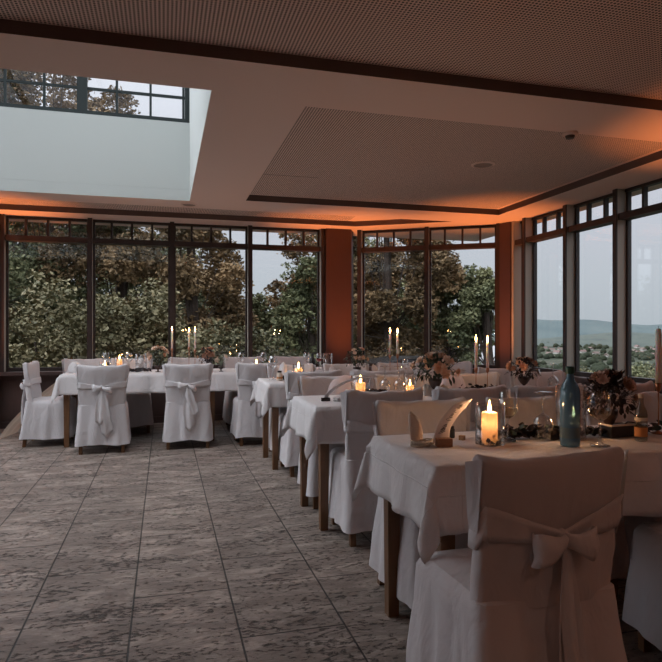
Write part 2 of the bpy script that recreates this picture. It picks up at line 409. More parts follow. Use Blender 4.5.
# window bays
ZS, ZT, ZTOP = .70, 2.34, ZC
def post(p, a, big=True, cap=True):
    T = Matrix.Translation((p[0], p[1], 0)) @ Matrix.Rotation(a, 4, 'Z')
    m = MB(); m.box(-.024, .024, -.105, -.0, ZS, ZC, T)
    m.cur = 1; m.box(-.027, .027, -.120, -.105, ZS, ZC, T)
    m.cur = 2; m.box(-.030, .030, .0, .06, ZS - .02, ZC, T)
    struct(m.build(tname(), [M['alu'], M['frame'], M['gasket']]))
def bay(P, Q, nlite, e0=.03, e1=.03):
    """P->Q runs so that the room is on the -y side of the local frame"""
    P = Vector((P[0], P[1], 0)); Q = Vector((Q[0], Q[1], 0)); d = Q - P; w = d.length; a = math.atan2(d.y, d.x)
    T = Matrix.Translation(P) @ Matrix.Rotation(a, 4, 'Z')
    f = MB()
    f.box(e0, w - e1, -.10, .03, ZT - .032, ZT + .032, T)
    f.box(e0, w - e1, -.02, .04, ZTOP - .03, ZTOP, T)
    f.box(e0, w - e1, -.02, .04, ZS, ZS + .045, T)
    f.box(e0, e0 + .018, -.0, .035, ZS + .045, ZTOP - .03, T); f.box(w - e1 - .018, w - e1, -.0, .035, ZS + .045, ZTOP - .03, T)
    fo = struct(f.build(wname(), M['frame']))
    for j in range(1, nlite):
        x = w * j / nlite
        MB().box(x - .013, x + .013, -.025, .025, ZT + .033, ZTOP - .03, T).build('muntin', M['frame'], fo)
    MB().box(e0 + .018, w - e1 - .018, .006, .016, ZS + .045, ZT - .032, T).build('pane', M['glass'], fo)
    MB().box(e0 + .018, w - e1 - .018, .006, .016, ZT + .032, ZTOP - .03, T).build('pane', M['glass'], fo)
def dado(P, Q, name):
    P = Vector((P[0], P[1], 0)); Q = Vector((Q[0], Q[1], 0)); d = Q - P; w = d.length; a = math.atan2(d.y, d.x)
    T = Matrix.Translation(P) @ Matrix.Rotation(a, 4, 'Z')
    m = MB(); m.box(0, w, 0, .12, 0, ZS - .04, T)
    n = max(1, round(w / .5))
    for k in range(n):
        m.box(w * k / n + .05, w * (k + 1) / n - .05, -.014, 0, .12, ZS - .12, T)
    m.box(0, w, -.02, 0, 0, .08, T)
    struct(m.build(name, M['panel']))
    struct(MB().box(0, w, -.17, .12, ZS - .04, ZS, T).build(tname(), M['panel']))
# back wall glazing
bx = [-1.90, -.897, .101, 1.117, 2.13]
for i, x in enumerate(bx):
    post((x, YB), 0)
    if i < 4: bay((x, YB), (bx[i + 1], YB), 4)
lx = [-4.93, -4.05, -3.15, -2.38]
for i, x in enumerate(lx):
    post((x, YB), 0)
    if i < 3: bay((x, YB), (lx[i + 1], YB), 4)
dado((XL, YB), (F1.x, YB), 'wall_back')
# canted bay
fa = ang
FA = F1 + fd * .10; FB = F2 - fd * .08; FM = (FA + FB) / 2
for p in (FA, FM, FB): post((p.x, p.y), fa)
bay(FA, FM, 4); bay(FM, FB, 4); dado(F1, F2, 'wall_canted')
# right wall
ry = [6.71, 5.90, 5.11, 4.30, 3.45]
for i, y in enumerate(ry):
    post((XR, y), -pi / 2)
    if i < 4: bay((XR, y), (XR, ry[i + 1]), 3)
bay((XR, 6.97), (XR, 6.71), 1)
dado((XR, 7.05), (XR, 3.0), 'wall_right_sill')
struct(MB().box(XR, XR + .15, YF, 3.0, 0, ZC - .001).build('wall_right', M['wall']))
# left wall glazing
ly = [8.1, 7.0, 5.9, 4.8, 3.7, 2.6]
for i, y in enumerate(ly[::-1]):
    post((XL, y), pi / 2)
for i in range(5): bay((XL, ly[i + 1]), (XL, ly[i]), 4)
dado((XL, 2.5), (XL, YB), 'wall_left_sill')
struct(MB().box(XL - .15, XL, YF, 2.5, 0, ZC).build('wall_left', M['wall']))
struct(MB().box(XL, XR, YF - .15, YF, 0, ZC + RIS - .001).build('wall_front', M['wall']))
struct(MB().box(XR, XR + .15, YF, 3.2, ZC, ZC + RIS - .001).build(tname(), M['wall'])); struct(MB().box(XL - .15, XL, YF, 3.2, ZC, ZC + RIS - .001).build(tname(), M['wall']))
# pillars clad in red-brown boards
def pillar(pts):
    m = MB(); n = len(pts)
    vs = [(x, y, 0) for x, y in pts] + [(x, y, ZC - .001) for x, y in pts]
    fs = [(i, (i + 1) % n, n + (i + 1) % n, n + i) for i in range(n)] + [tuple(range(n))[::-1], tuple(range(n, 2 * n))]
    m.add(vs, fs); m.cur = 1
    o = struct(m.build(tname(), [M['pillar'], M['dark']]))
    me = o.data
    return o
pillar([(2.16, YB - .17), (2.52, YB - .17), (2.62, YB + .05), (2.62, YB + .15), (2.16, YB + .15)])
pillar([(-2.34, YB - .17), (-1.935, YB - .17), (-1.935, YB + .15), (-2.34, YB + .15)])
pillar([(4.24, 7.17), (4.33, 6.98), (4.46, 6.98), (4.60, 7.3), (4.40, 7.33)])
pillar([(4.28, 3.06), (4.55, 3.06), (4.55, 3.40), (4.28, 3.40)])
# a second short alu post where pillar meets the right glazing
struct(MB().box(4.35, 4.465, 6.93, 6.975, 0, ZC).build(tname(), M['alu']))

# ceiling fittings
def vent(x, y, r, label, name='ceiling_speaker'):
    e = empty(name, (x, y, ZC + (RIS if x > .86 and 3.74 < y < 6.6 else 0)), 0, label, 'ceiling speaker' if 'speaker' in name else 'light')
    MB().lathe([(r, 0), (r, -.006), (r * .82, -.012), (r * .80, -.004)], 28).build('rim', M['ceilplain'], e)
    m = MB(); m.lathe([(r * .8, -.006), (r * .45, -.009), (.001, -.009)], 28).build('grille', M['wall'], e)
p = at(483, 172, ZC); vent(p.x, p.y, .105, 'round flat speaker grille in the perforated ceiling panel')
p = at(188, 209, ZC); vent(p.x, 6.98, .09, 'round recessed downlight in the ceiling beside the skylight', 'downlight_or_fill')
p = at(570, 133, ZC)
e = empty('smoke_detector', (p.x, p.y, ZC), 0, 'small dark round detector on the perforated ceiling near the long shadow gap', 'smoke detector')
MB().lathe([(.055, 0), (.055, -.012), (.042, -.02), (.001, -.02)], 20).build('housing', M['ceilplain'], e)
MB().lathe([(.034, -.021), (.028, -.04), (.001, -.042)], 20).build('sensor', M['urn'], e)

# ------------------------------------------------------------------ chairs
def rrect(hx, y0, y1, n, r=.04, z=0):
    """rounded rectangle ring, n points, ccw, starting at front-right"""
    pts = []; cy = (y0 + y1) / 2; hy = (y1 - y0) / 2
    r = min(r, hx * .98, hy * .98)
    per = []
    segs = [(hx - r, hy, -1, 0, 2 * (hx - r)), None]
    # parametric: walk
    L1 = 2 * (hx - r); L2 = 2 * (hy - r); La = pi * r / 2; tot = 2 * L1 + 2 * L2 + 4 * La
    for i in range(n):
        s = tot * i / n
        if s < L2: x, y = hx, -(hy - r) + s
        elif s < L2 + La: a = (s - L2) / r; x, y = hx - r + r * cos(a), hy - r + r * sin(a)
        elif s < L2 + La + L1: x, y = (hx - r) - (s - L2 - La), hy
        elif s < L2 + 2 * La + L1: a = (s - L2 - La - L1) / r + pi / 2; x, y = -(hx - r) + r * cos(a), hy - r + r * sin(a)
        elif s < 2 * L2 + 2 * La + L1: x, y = -hx, (hy - r) - (s - L2 - 2 * La - L1)
        elif s < 2 * L2 + 3 * La + L1: a = (s - 2 * L2 - 2 * La - L1) / r + pi; x, y = -(hx - r) + r * cos(a), -(hy - r) + r * sin(a)
        elif s < 2 * L2 + 3 * La + 2 * L1: x, y = -(hx - r) + (s - 2 * L2 - 3 * La - L1), -hy
        else: a = (s - 2 * L2 - 3 * La - 2 * L1) / r + 1.5 * pi; x, y = hx - r + r * cos(a), -(hy - r) + r * sin(a)
        pts.append([x, cy + y, z])
    return pts
def lerp(a, b, t): return a + (b - a) * t
def wr(p, s, seed, amp):
    q = Vector((p[0] * s + seed, p[1] * s, p[2] * s * .8))
    return noise.noise(q) * amp
def make_chair(seed, style):
    rnd = random.Random(seed)
    root = empty('banquet_chair'); root['category'] = 'chair'
    n = 96
    # cover: skirt + seat + backrest
    m = MB(); P = []
    zs_ = [.085, .10, .16, .24, .32, .39, .44, .462, .472]
    for z in zs_:
        t = (z - .085) / .387
        hx = lerp(.252, .222, t); y0 = lerp(-.262, -.205, min(1, t * 1.0)); y1 = lerp(.238, .222, t)
        ring = rrect(hx, y0, y1, n, .035, z)
        sh = 0 if z < .46 else (.010 if z < .47 else .022)
        for p in ring:
            k = min(1, max(0, (p[1] + .16) / .06)); p[0] *= 1 - sh * k / .22; p[1] -= sh * k * (1 if p[1] > 0 else .3)
        for i, p in enumerate(ring):
            k = i / n * 2 * pi
            fold = (1 - t) * (.007 * sin(11 * k + seed) + .006 * sin(17 * k + 2.1 * seed)) + wr(p, 6, seed, .012) * min(1, (1 - t) * 2 + .15)
            c = Vector((p[0], p[1] * .9, 0)).normalized()
            p[0] += c.x * fold; p[1] += c.y * fold
            if z < .12: p[2] += .012 * sin(5 * k + seed) * .6 + wr(p, 4, seed + 9, .012)
        P.append(ring)
    m.rings(P)
    top = P[-1]
    # seat top, cushioned
    for sc, dz in ((.8, .010), (.5, .016), (.2, .018)):
        P2 = [[p[0] * sc, (p[1]) * sc, .472 + dz + wr(p, 8, seed, .006)] for p in top]
        P.append(P2)
    mm = MB(); mm.rings(P[-4:], cap1=True); m.add(mm.v, mm.f)
    # backrest slab, curved (convex to the rear), leaning back
    P = []
    levels = [.452, .47, .53, .59, .64, .70, .76, .81, .842, .856, .862]
    for z in levels:
        t = (z - .40) / .46
        hx = lerp(.216, .236, t); th = .055
        yc = lerp(-.172, -.222, t)
        pinch = math.exp(-((z - .665) / .05) ** 2)
        hx -= .010 * pinch; th -= .010 * pinch
        if z > .85: th *= .72; hx -= .004
        if z > .86: th *= .5; hx -= .006
        ring = rrect(hx, yc - th / 2, yc + th / 2, n, .02, z)
        for i, p in enumerate(ring):
            xx = p[0] / .21
            p[1] += .030 * xx * xx - .008
            f = wr(p, 9, seed * 1.7, .011)
            # gathered folds running to the knot
            f += .006 * sin(p[0] * 90 + z * 60 * (1 if p[0] > 0 else -1)) * math.exp(-((z - .60) / .09) ** 2)
            p[1] += f if p[1] < yc else -f * .5
            if z > .8: p[2] += .012 * abs(xx) ** 3 - .004 + .004 * sin(p[0] * 30 + seed)
        P.append(ring)
    mm = MB(); mm.rings(P, cap1=True); m.add(mm.v, mm.f)
    # corner ears of the cover
    for sx in (-1, 1):
        G = []
        for i in range(7):
            tt = i / 6; z = .866 - .20 * tt
            row = []
            for j in range(4):
                w = j / 3
                row.append((sx * (.232 + .026 * w * (1 - tt) ** .8 - .0 * tt), -.215 + .045 * w - .012 * (1 - tt) + .03 * tt * .5, z - .012 * w * (1 - tt)))
            G.append(row)
        m.grid(G)
    cv = m.build('cover', M['cover'], root, True)
    # legs
    for sx in (-1, 1):
        for sy in (-1, 1):
            l = MB(); xb, yb = sx * .195, (-.168 if sy < 0 else .18)
            l.rings([[(xb + dx * .016, yb + dy * .016 + (-.05 if sy < 0 else 0), 0) for dx, dy in ((-1, -1), (1, -1), (1, 1), (-1, 1))],
                     [(xb + dx * .021, yb + dy * .021, .40) for dx, dy in ((-1, -1), (1, -1), (1, 1), (-1, 1))]], True, True)
            l.build('leg', M['wood'], root)
    # sash round the backrest
    P = []; hw = .046 if style == 1 else .034; zc = .662
    for q in (-1, -.5, 0, .5, 1):
        ring = []
        z = zc + q * hw; t = (z - .40) / .46
        base = rrect(.229, lerp(-.172, -.222, t) - .031, lerp(-.172, -.222, t) + .031, n, .022, z)
        for i, p in enumerate(base):
            xx = p[0] / .21; p[1] += .030 * xx * xx - .008
            rear = p[1] < lerp(-.172, -.222, t)
            if rear:
                p[2] = zc + q * hw * lerp(.35, 1, min(1, abs(xx) * 1.1)) + (.042 if style == 1 else .014) * abs(xx) - .012
                p[1] -= .006 + .004 * sin(q * 5 + xx * 3) - wr(p, 9, seed * 1.7, .008)
            else: p[1] += .004
            p[0] *= 1.012
            ring.append(p)
        P.append(ring)
    sm = MB(); sm.rings(P); so = sm.build('sash', M['sash'], root, True)
    md = so.modifiers.new('s', 'SOLIDIFY'); md.thickness = .004
    # bow at the back: y < -.22
    yk = -.243; zk = .645
    k_ = MB(); k_.lathe([(.004, -.024), (.017, -.02), (.022, -.005), (.020, .012), (.010, .023), (.003, .026)], 14, (0, yk, zk), jit=lambda a, k: 1 + .12 * sin(3 * a + k))
    k_.build('knot', M['sash'], so, True)
    def loop(sx, w, drop, ht):
        G = []
        for i in range(17):
            a = 2 * pi * i / 16
            # loop path: leaves knot, swells, returns
            rx = sx * (w * .5 * (1 - cos(a))); ry = -.030 * sin(a)
            row = []
            for j in range(6):
                q = (j / 5 - .5) * 2; hh = ht * (.32 + .68 * (0.5 * (1 - cos(a))) ** .7)
                row.append((rx + .003 * sin(q * 4 + a), yk + ry - .012 - .006 * cos(q * 2.5), zk - drop * (0.5 * (1 - cos(a))) + q * hh + .004 * sin(3 * a + q)))
            G.append(row)
        lm = MB(); lm.grid(G); lo = lm.build('bow_loop', M['sash'], so, True)
        lo.modifiers.new('s', 'SOLIDIFY').thickness = .003
    def tail(dx, ln, w, sp):
        G = []
        for i in range(15):
            tt = i / 14; row = []
            for j in range(7):
                q = (j / 6 - .5)
                ww = w * (.35 + .65 * min(1, tt * 3))
                zend = -(.5 - abs(q)) * .10 + q * .03
                row.append((dx * tt + q * ww + .006 * sin(tt * 6 + sp), yk - .014 - .010 * sin(q * 9 + sp) * min(1, tt * 3) - .012 * tt + .006 * sin(tt * 5 + sp), zk - .01 - ln * tt + zend * tt))
            G.append(row)
        lm = MB(); lm.grid(G); lo = lm.build('sash_tail', M['sash'], so, True)
        lo.modifiers.new('s', 'SOLIDIFY').thickness = .003
    if style == 1:      # full bow with straight wide tails
        loop(-1, .098, .022, .046); loop(1, .094, .016, .046)
        tail(.004, .52, .062, .3); tail(.042, .50, .062, 1.9)
    elif style == 0:
        loop(-1, .085, .002, .036); loop(1, .092, .030, .032)
        tail(-.015, .30, .095, .5); tail(.045, .42, .105, 2.2)
    else:
        loop(-1, .100, -.008, .032); loop(1, .075, .035, .030)
        tail(.015, .40, .105, .9); tail(.060, .26, .08, 2.9)
    return root
P_front = make_chair(3, 1); P_a = make_chair(7, 0); P_b = make_chair(12, 2); P_c = make_chair(21, 0)
used = {}
def chair(proto, x, y, rz, label, group):
    k = proto.name
    u = used.get(id(proto), False); used[id(proto)] = True
    return place(proto, u, (x, y, 0), rz, label, group)
G_ = 'white covered chairs round the tables'
# near table
chair(P_front, 1.022, 1.645, R(1.5), 'white covered chair nearest the camera, full bow on its back, cut off below', G_)
chair(P_b, 1.93, 1.70, R(-3), 'white covered chair at the right frame edge, only its seat skirt showing', G_)
chair(P_c, 1.195, 2.50, pi + R(1), 'white covered chair facing us behind the place card on the nearest table', G_)
chair(P_b, 1.77, 2.50, pi - R(2), 'white covered chair on the far side of nearest table, behind upside-down wine glass', G_)
chair(P_a, 2.36, 2.50, pi + R(3), 'white covered chair on the far side of nearest table, behind the rust bouquet', G_)
# second table
chair(P_a, 1.215, 3.45, R(-1), 'white covered chair backing us at second table, leftmost, whole sash side visible', G_)
chair(P_c, 1.765, 3.47, R(2), 'white covered chair backing us at second table, just above the place card tip', G_)
chair(P_b, 2.30, 3.46, R(-1), 'white covered chair backing us at second table, seen between two wine glasses', G_)
chair(P_a, 2.84, 3.46, R(1), 'white covered chair backing us at second table, seen right of the blue bottle', G_)
chair(P_b, 1.19, 4.16, pi + R(-2), 'white covered chair on the far side of second table, nearest its left end', G_)
chair(P_c, 1.78, 4.16, pi + R(3), 'white covered chair on the far side of second table, behind the big peach bouquet', G_)
chair(P_a, 2.36, 4.16, pi + R(1), 'white covered chair on the far side of second table, behind the twin tall tapers', G_)
chair(P_c, 2.95, 4.16, pi + R(-1), 'white covered chair on the far side of second table, behind the orange footed bouquet', G_)
# third table
chair(P_c, 1.21, 5.13, R(1), 'white covered chair backing us at the third table, nearest its left end', G_)
chair(P_a, 1.79, 5.12, R(-2), 'white covered chair backing us at third table, behind the lit pillar candle', G_)
chair(P_b, 2.37, 5.13, R(1), 'white covered chair backing us at third table, before the black car roof', G_)
chair(P_c, 2.96, 5.12, R(0), 'white covered chair backing us at third table, in front of corner pillar', G_)
chair(P_a, 1.22, 5.78, pi, 'white covered chair on the far side of third table, at its left end', G_)
chair(P_b, 1.80, 5.78, pi + R(2), 'white covered chair on the far side of third table, behind its small bouquet', G_)
chair(P_c, 2.38, 5.78, pi, 'white covered chair on the far side of third table, before the canted window', G_)
chair(P_a, 2.97, 5.78, pi + R(-2), 'white covered chair on the far side of third table, before the right-hand pillar', G_)
# long window table
chair(P_a, -.59, 6.56, R(1), 'white covered chair with long bow tails, leftmost backing us at window table', G_)
chair(P_b, .245, 6.58, R(-2), 'white covered chair with a bow, middle one of three backing us at window table', G_)
chair(P_c, .965, 6.58, R(2), 'white covered chair with a bow at window table, just left of the third table corner', G_)
chair(P_a, -1.17, 7.08, R(-92), 'white covered chair in side view at the left end of the long window table', G_)
Z_ = 'white covered chairs on the window side of the long table'
for x, rz, lb in ((-.92, 0, 'white covered chair on window side of long table, behind the cloth heap'),
              (-.38, 2, 'white covered chair on the window side of long table, behind the tall glass cylinder'),
              (.30, -1, 'white covered chair on the window side of long table, below the twin tapers'),
              (.98, 1, 'white covered chair on the window side of long table, right of the rust flowers'),
              (1.62, 0, 'white covered chair on window side of long table, before the middle pillar')):
    chair(P_b if x < 0 else P_c, x, 7.64, pi + R(rz), lb, Z_)

# ------------------------------------------------------------------ tables and cloths
def make_table(name, x0, x1, y0, y1, label, mid=False):
    t = empty(name, ((x0 + x1) / 2, (y0 + y1) / 2, 0), 0, label, 'table', 'tables under white cloths')
    cx, cy = (x0 + x1) / 2, (y0 + y1) / 2
    MB().box(x0 - cx, x1 - cx, y0 - cy, y1 - cy, .715, .742).build('tabletop', M['wood'], t)
    xi, yi = .06, .06
    a = MB()
    a.box(x0 - cx + xi, x1 - cx - xi, y0 - cy + .045, y0 - cy + .065, .63, .715); a.box(x0 - cx + xi, x1 - cx - xi, y1 - cy - .065, y1 - cy - .045, .63, .715)
    a.box(x0 - cx + .045, x0 - cx + .065, y0 - cy + xi, y1 - cy - xi, .63, .715); a.box(x1 - cx - .065, x1 - cx - .045, y0 - cy + xi, y1 - cy - xi, .63, .715)
    a.build('apron', M['wood'], t)
    xs = [x0 - cx + xi, x1 - cx - xi] + ([0] if mid else [])
    for x in xs:
        for y in (y0 - cy + yi, y1 - cy - yi):
            l = MB(); q = ((-1, -1), (1, -1), (1, 1), (-1, 1))
            l.rings([[(x + dx * .023, y + dy * .023, 0) for dx, dy in q], [(x + dx * .029, y + dy * .029, .72) for dx, dy in q]], True, True)
            l.build('leg', M['wood'], t)
def make_cloth(x0, x1, y0, y1, s, label, seed):
    step = .022; zt_ = .748
    e = .004
    def axis(a, b):
        n = max(2, int((b - a) / .03)); core = [a + (b - a) * i / n for i in range(n + 1)]
        k = int(s / step) + 1
        return [a - s * i / k for i in range(k, 0, -1)] + core + [b + s * i / k for i in range(1, k + 1)]
    X = axis(x0, x1); Y = axis(y0, y1); G = []; UV = []
    for x in X:
        row = []
        for y in Y:
            ox = x0 - x if x < x0 else (x - x1 if x > x1 else 0); sx = -1 if x < x0 else 1
            oy = y0 - y if y < y0 else (y - y1 if y > y1 else 0); sy = -1 if y < y0 else 1
            bxx = min(max(x, x0), x1); byy = min(max(y, y0), y1)
            rnd_ = .006
            if ox == 0 and oy == 0:
                p = [bxx, byy, zt_ + noise.noise(Vector((x * 3, y * 3, seed))) * .0015]
                dd = min(x - x0, x1 - x, y - y0, y1 - y)
                if dd < .004: p[2] -= .002
            elif ox > 0 and oy > 0:
                r = math.hypot(ox, oy); ph = math.atan2(oy, ox)
                bulge = r * .27 * sin(2 * ph) ** 1.0
                sway = r * .08 * sin(4 * ph)
                dx = bulge * .72 + .010 * (ph < pi / 4) ; dy = bulge * .72
                dx += sway; dy -= sway
                dn = math.sqrt(max(0, r * r - dx * dx - dy * dy))
                p = [bxx + sx * (dx + .010 * cos(ph)), byy + sy * (dy + .010 * sin(ph)), zt_ - .004 - dn]
            else:
                o_ = ox or oy; q = y if ox else x
                far = (min(y - y0, y1 - y) if ox else min(x - x0, x1 - x))
                w = min(1, o_ / s)
                wav = (.010 * sin(q * 19 + seed) + .008 * sin(q * 31 + 2 * seed) + .012 * noise.noise(Vector((q * 4, seed, 0)))) * w * min(1, far / .08)
                out = .010 + .022 * w + wav
                zz = zt_ - .004 - o_ * .985 + .010 * w * noise.noise(Vector((q * 3, seed + 5, 0)))
                if far > 0: out = .010 + (out - .010) * min(1, .0 + far / .05)
                p = [bxx + (sx * out if ox else 0), byy + (sy * out if oy else 0), zz]
            row.append(p); UV.append((x, y))
        G.append(row)
    m = MB(); m.grid(G); o = m.build('tablecloth', M['cloth'], None, True, fix=True)
    uvl = o.data.uv_layers.new(name='UVMap')
    for lp in o.data.loops: uvl.data[lp.index].uv = UV[lp.vertex_index]
    md = o.modifiers.new('s', 'SOLIDIFY'); md.thickness = .002; md.offset = 1
    tag(o, label, 'tablecloth', 'white tablecloths')
    return o
make_table('dining_table', -1.03, 2.05, 6.72, 7.40, 'long wooden table by the back windows under a white cloth, only square legs showing', True)
make_cloth(-1.03, 2.05, 6.72, 7.40, .20, 'white cloth over the long table by the back windows', 1.3)
make_table('dining_table', .87, 3.45, 5.15, 5.78, 'third wooden table from the camera, standing just before the window table', False)
make_cloth(.87, 3.45, 5.15, 5.78, .20, 'white cloth over the third table, its hanging left corner in front of the window table', 2.2)
make_table('dining_table', .87, 3.45, 3.49, 4.13, 'second wooden table from the camera, brown legs below its cloth in mid room', False)
make_cloth(.87, 3.45, 3.49, 4.13, .215, 'white cloth with a long hanging corner over the second table from the camera', 4.1)
make_table('dining_table', .87, 3.45, 1.85, 2.47, 'nearest wooden table, dark square leg beside the foremost chair', False)
make_cloth(.87, 3.45, 1.85, 2.47, .215, 'creased white cloth over the nearest table, large folded corner hanging in front', 5.6)
ZTB = .751

# ------------------------------------------------------------------ glassware and candles
def wineglass_prof(h=.20, r=.040):
    return [(.001, .002), (r * .88, .0015), (r * .9, .004), (r * .3, .008), (.006, .018), (.004, h * .25), (.0042, h * .44), (.010, h * .47), (r * .62, h * .52), (r * .94, h * .60), (r, h * .67), (r * .93, h * .82), (r * .78, h * .998), (r * .76, h)]
def make_wine(name, drink=None):
    e = empty(name); e['category'] = 'wine glass'
    pr = wineglass_prof()
    MB().lathe(pr[:9], 24, cap0=True, cap1=False).build('stem_and_foot', M['wineglass'], e, True)
    MB().lathe(pr[8:], 24, cap0=False, cap1=False).build('bowl', M['wineglass'], e, True)
    if drink:
        MB().lathe([(.012, .096), (.024, .105), (.036, .120), (.0385, .133), (.001, .133)], 24, cap0=True).build('drink', M[drink], e, True)
    return e
WG = make_wine('wine_glass', 'pinkw'); WR = make_wine('wine_glass', 'pink'); WE = make_wine('wine_glass')
u_ = {}
def glass(proto, pos, label, flip=False, sc=1, group='wine glasses'):
    u = u_.get(id(proto), False); u_[id(proto)] = True
    loc = (pos[0], pos[1], ZTB + (.2 * sc if flip else 0))
    o = place(proto, u, loc, random.random() * 3, label, group, sc)
    if flip: o.rotation_euler = (pi, 0, 0)
    return o
def T(u, v): return at(u, v, ZTB)
glass(WG, T(508, 441), 'wine glass standing upright just right of the lit candle on the nearest table')
glass(WE, T(543, 440), 'upside-down wine glass standing on its rim left of the blue bottle', flip=True)
glass(WG, T(600, 446), 'half filled wine glass right of the blue bottle', sc=1.06)
glass(WE, T(553, 389.8), 'upside-down wine glass on second table, above the blue bottle cap at left', flip=True)
glass(WE, T(385, 394), 'upside-down wine glass on second table, left of its pair', flip=True)
glass(WE, T(399, 394), 'wine glass on second table left of the peach bouquet, upside down beside another', flip=True)
glass(WE, T(536, 389.5), 'small upright wine glass on second table right of the orange bouquet', sc=.8)
glass(WR, T(319, 369.5), 'glass of bright red drink at the right end of the window table', sc=.95)
glass(WE, T(306.5, 369.5), 'clear wine glass left of the dark bottle and the red drink', sc=1.0)
glass(WE, T(273, 380.0), 'tall clear wine glass at the left end of the third table', sc=1.1)
glass(WE, T(405, 378), 'clear wine glass on third table just right of the tapers', sc=.9)
glass(WE, T(106, 370), 'wine glass on the window table before a tealight, above the leftmost chair', sc=1.0)
glass(WE, T(129, 370.5), 'wine glass on the window table left of the tall cylinder', sc=1.0)
glass(WE, T(241, 370), 'wine glass on the window table above the third backing chair', sc=1.0)
glass(WE, T(263.5, 369), 'wine glass on the window table right of the small lit candle', sc=1.0)

# flames
flames = []
def flame(parent, z, s=1):
    m = MB(); m.lathe([(.001, 0), (.0042 * s, .006 * s), (.0052 * s, .012 * s), (.0036 * s, .022 * s), (.0014 * s, .032 * s), (.0003, .037 * s)], 12, (0, 0, z + .004))
    m.build('flame', M['flame'], parent, True)
    MB().tube([(0, 0, z - .002), (.0005, 0, z + .008)], .0008, 5).build('wick', M['ink'], parent)
def candle_light(loc, e):
    l = bpy.data.lights.new('flame_or_wax_light', 'POINT'); l.energy = e; l.color = (1, .57, .31); l.shadow_soft_size = .012
    o = bpy.data.objects.new('flame_or_wax_light', l); COL.objects.link(o); o.location = loc; return o
def pillar_candle(pos, r, h, label, e=1.0, z0=ZTB, group='lit pillar candles'):
    c = empty('pillar_candle', (pos[0], pos[1], z0), 0, label, 'candle', group)
    MB().lathe([(r * .97, 0), (r, .004), (r, h - .006), (r * .94, h), (r * .7, h - .004), (.001, h - .008)], 28).build('wax_body', M['wax'], c, True)
    flame(c, h - .008, max(.9, r / .022))
    l = candle_light((0, 0, h + .020), e); l.parent = c
    l = candle_light((0, 0, h * .66), (.055 + .035 * (z0 < ZTB + .1 and e > 1.2)) * (r / .03) ** 2); l.parent = c; l.data.color = (1, .52, .22)  # extra point light added inside the wax so the body glows
def hurricane(pos, r, h, label, petals=True):
    c = tag(MB().lathe([(r * .5, .003), (r, .002), (r, .006), (r, h), (r - .0025, h), (r - .003, .008), (.001, .008)], 36).build('hurricane_glass', M['ware'], None, True), label, 'glass candle vase', 'glass candle vases')
    c.location = (pos[0], pos[1], ZTB)
    return c
def leafbits(name, pts, n, size, mat, label, cat, spread=.02, hgt=.02, seed=0, kind=None, mats=None):
    rnd = random.Random(seed); m = MB()
    for i in range(n):
        t_ = rnd.random() * (len(pts) - 1); k = int(t_); f = t_ - k
        c = Vector(pts[k]).lerp(Vector(pts[k + 1]), f)
        c += Vector((rnd.gauss(0, spread), rnd.gauss(0, spread), abs(rnd.gauss(0, hgt)) + size * .35))
        R_ = Matrix.Rotation(rnd.random() * 6.28, 3, 'Z') @ Matrix.Rotation(rnd.uniform(-1.2, 1.2), 3, 'X') @ Matrix.Rotation(rnd.uniform(-.8, .8), 3, 'Y')
        s_ = size * rnd.uniform(.6, 1.25)
        G = []
        for a in range(4):
            row = []
            for b in range(3):
                x = (a / 3 - .5) * 2 * s_; w = s_ * .62 * math.sqrt(max(.02, 1 - (a / 3 * 2 - 1) ** 2)); y = (b - 1) * w
                q = R_ @ Vector((x, y, .35 * s_ * (a / 3 * 2 - 1) ** 2 + .4 * abs(y))) + c
                q.z = max(q.z, ZTB + .001 if pts[0][2] > .5 else 0)
                row.append(q)
            G.append(row)
        if mats: m.cur = rnd.randrange(len(mats))
        m.grid(G)
    o = m.build(name, mats or mat, None, True)
    return tag(o, label, cat, kind=kind)
# nearest table
hp = T(490, 444)
hurricane(hp, .058, .158, 'clear glass vase round the lit candle in the middle of nearest table edge')
pillar_candle((hp[0], hp[1] + .004), .0315, .118, 'short thick cream candle burning in the glass vase beside the place card', 1.7, ZTB + .008)
leafbits('dried_petal_bed', [(hp[0] - .03, hp[1] - .03, ZTB), (hp[0] + .03, hp[1] - .02, ZTB), (hp[0] + .03, hp[1] + .035, ZTB), (hp[0] - .03, hp[1] + .035, ZTB)], 60, .012, M['petal'], 'bed of dried petals round the foot of the lit candle in the glass', 'petals', .004, .010, 5, 'stuff', [M['petal'], M['rosec'], M['leafdark']])
hp2 = T(571, 439)
hurricane(hp2, .060, .225, 'tall clear glass cylinder standing behind the blue water bottle')
pillar_candle((hp2[0] + .020, hp2[1] + .012), .027, .085, 'orange glowing candle in the tall cylinder, mostly hidden by the blue bottle', .6, ZTB + .008)
# garland
g0 = T(507, 441); g1 = T(540, 440); g2 = T(570, 443); g3 = T(615, 437); g4 = T(662, 433)
g2 = Vector((g2.x, g2.y + .10, ZTB))
leafbits('leaf_garland', [g0 + Vector((0, .05, 0)), g1 + Vector((0, .04, 0)), g2, g3 + Vector((.02, .03, 0)), g4 + Vector((.25, .03, 0))], 330, .021, M['leafdark'], 'garland of dark dried leaves lying along the nearest table behind the bottle', 'garland', .014, .016, 8, None, [M['leafdark'], M['leafdark'], M['urn'], M['fgreen']])
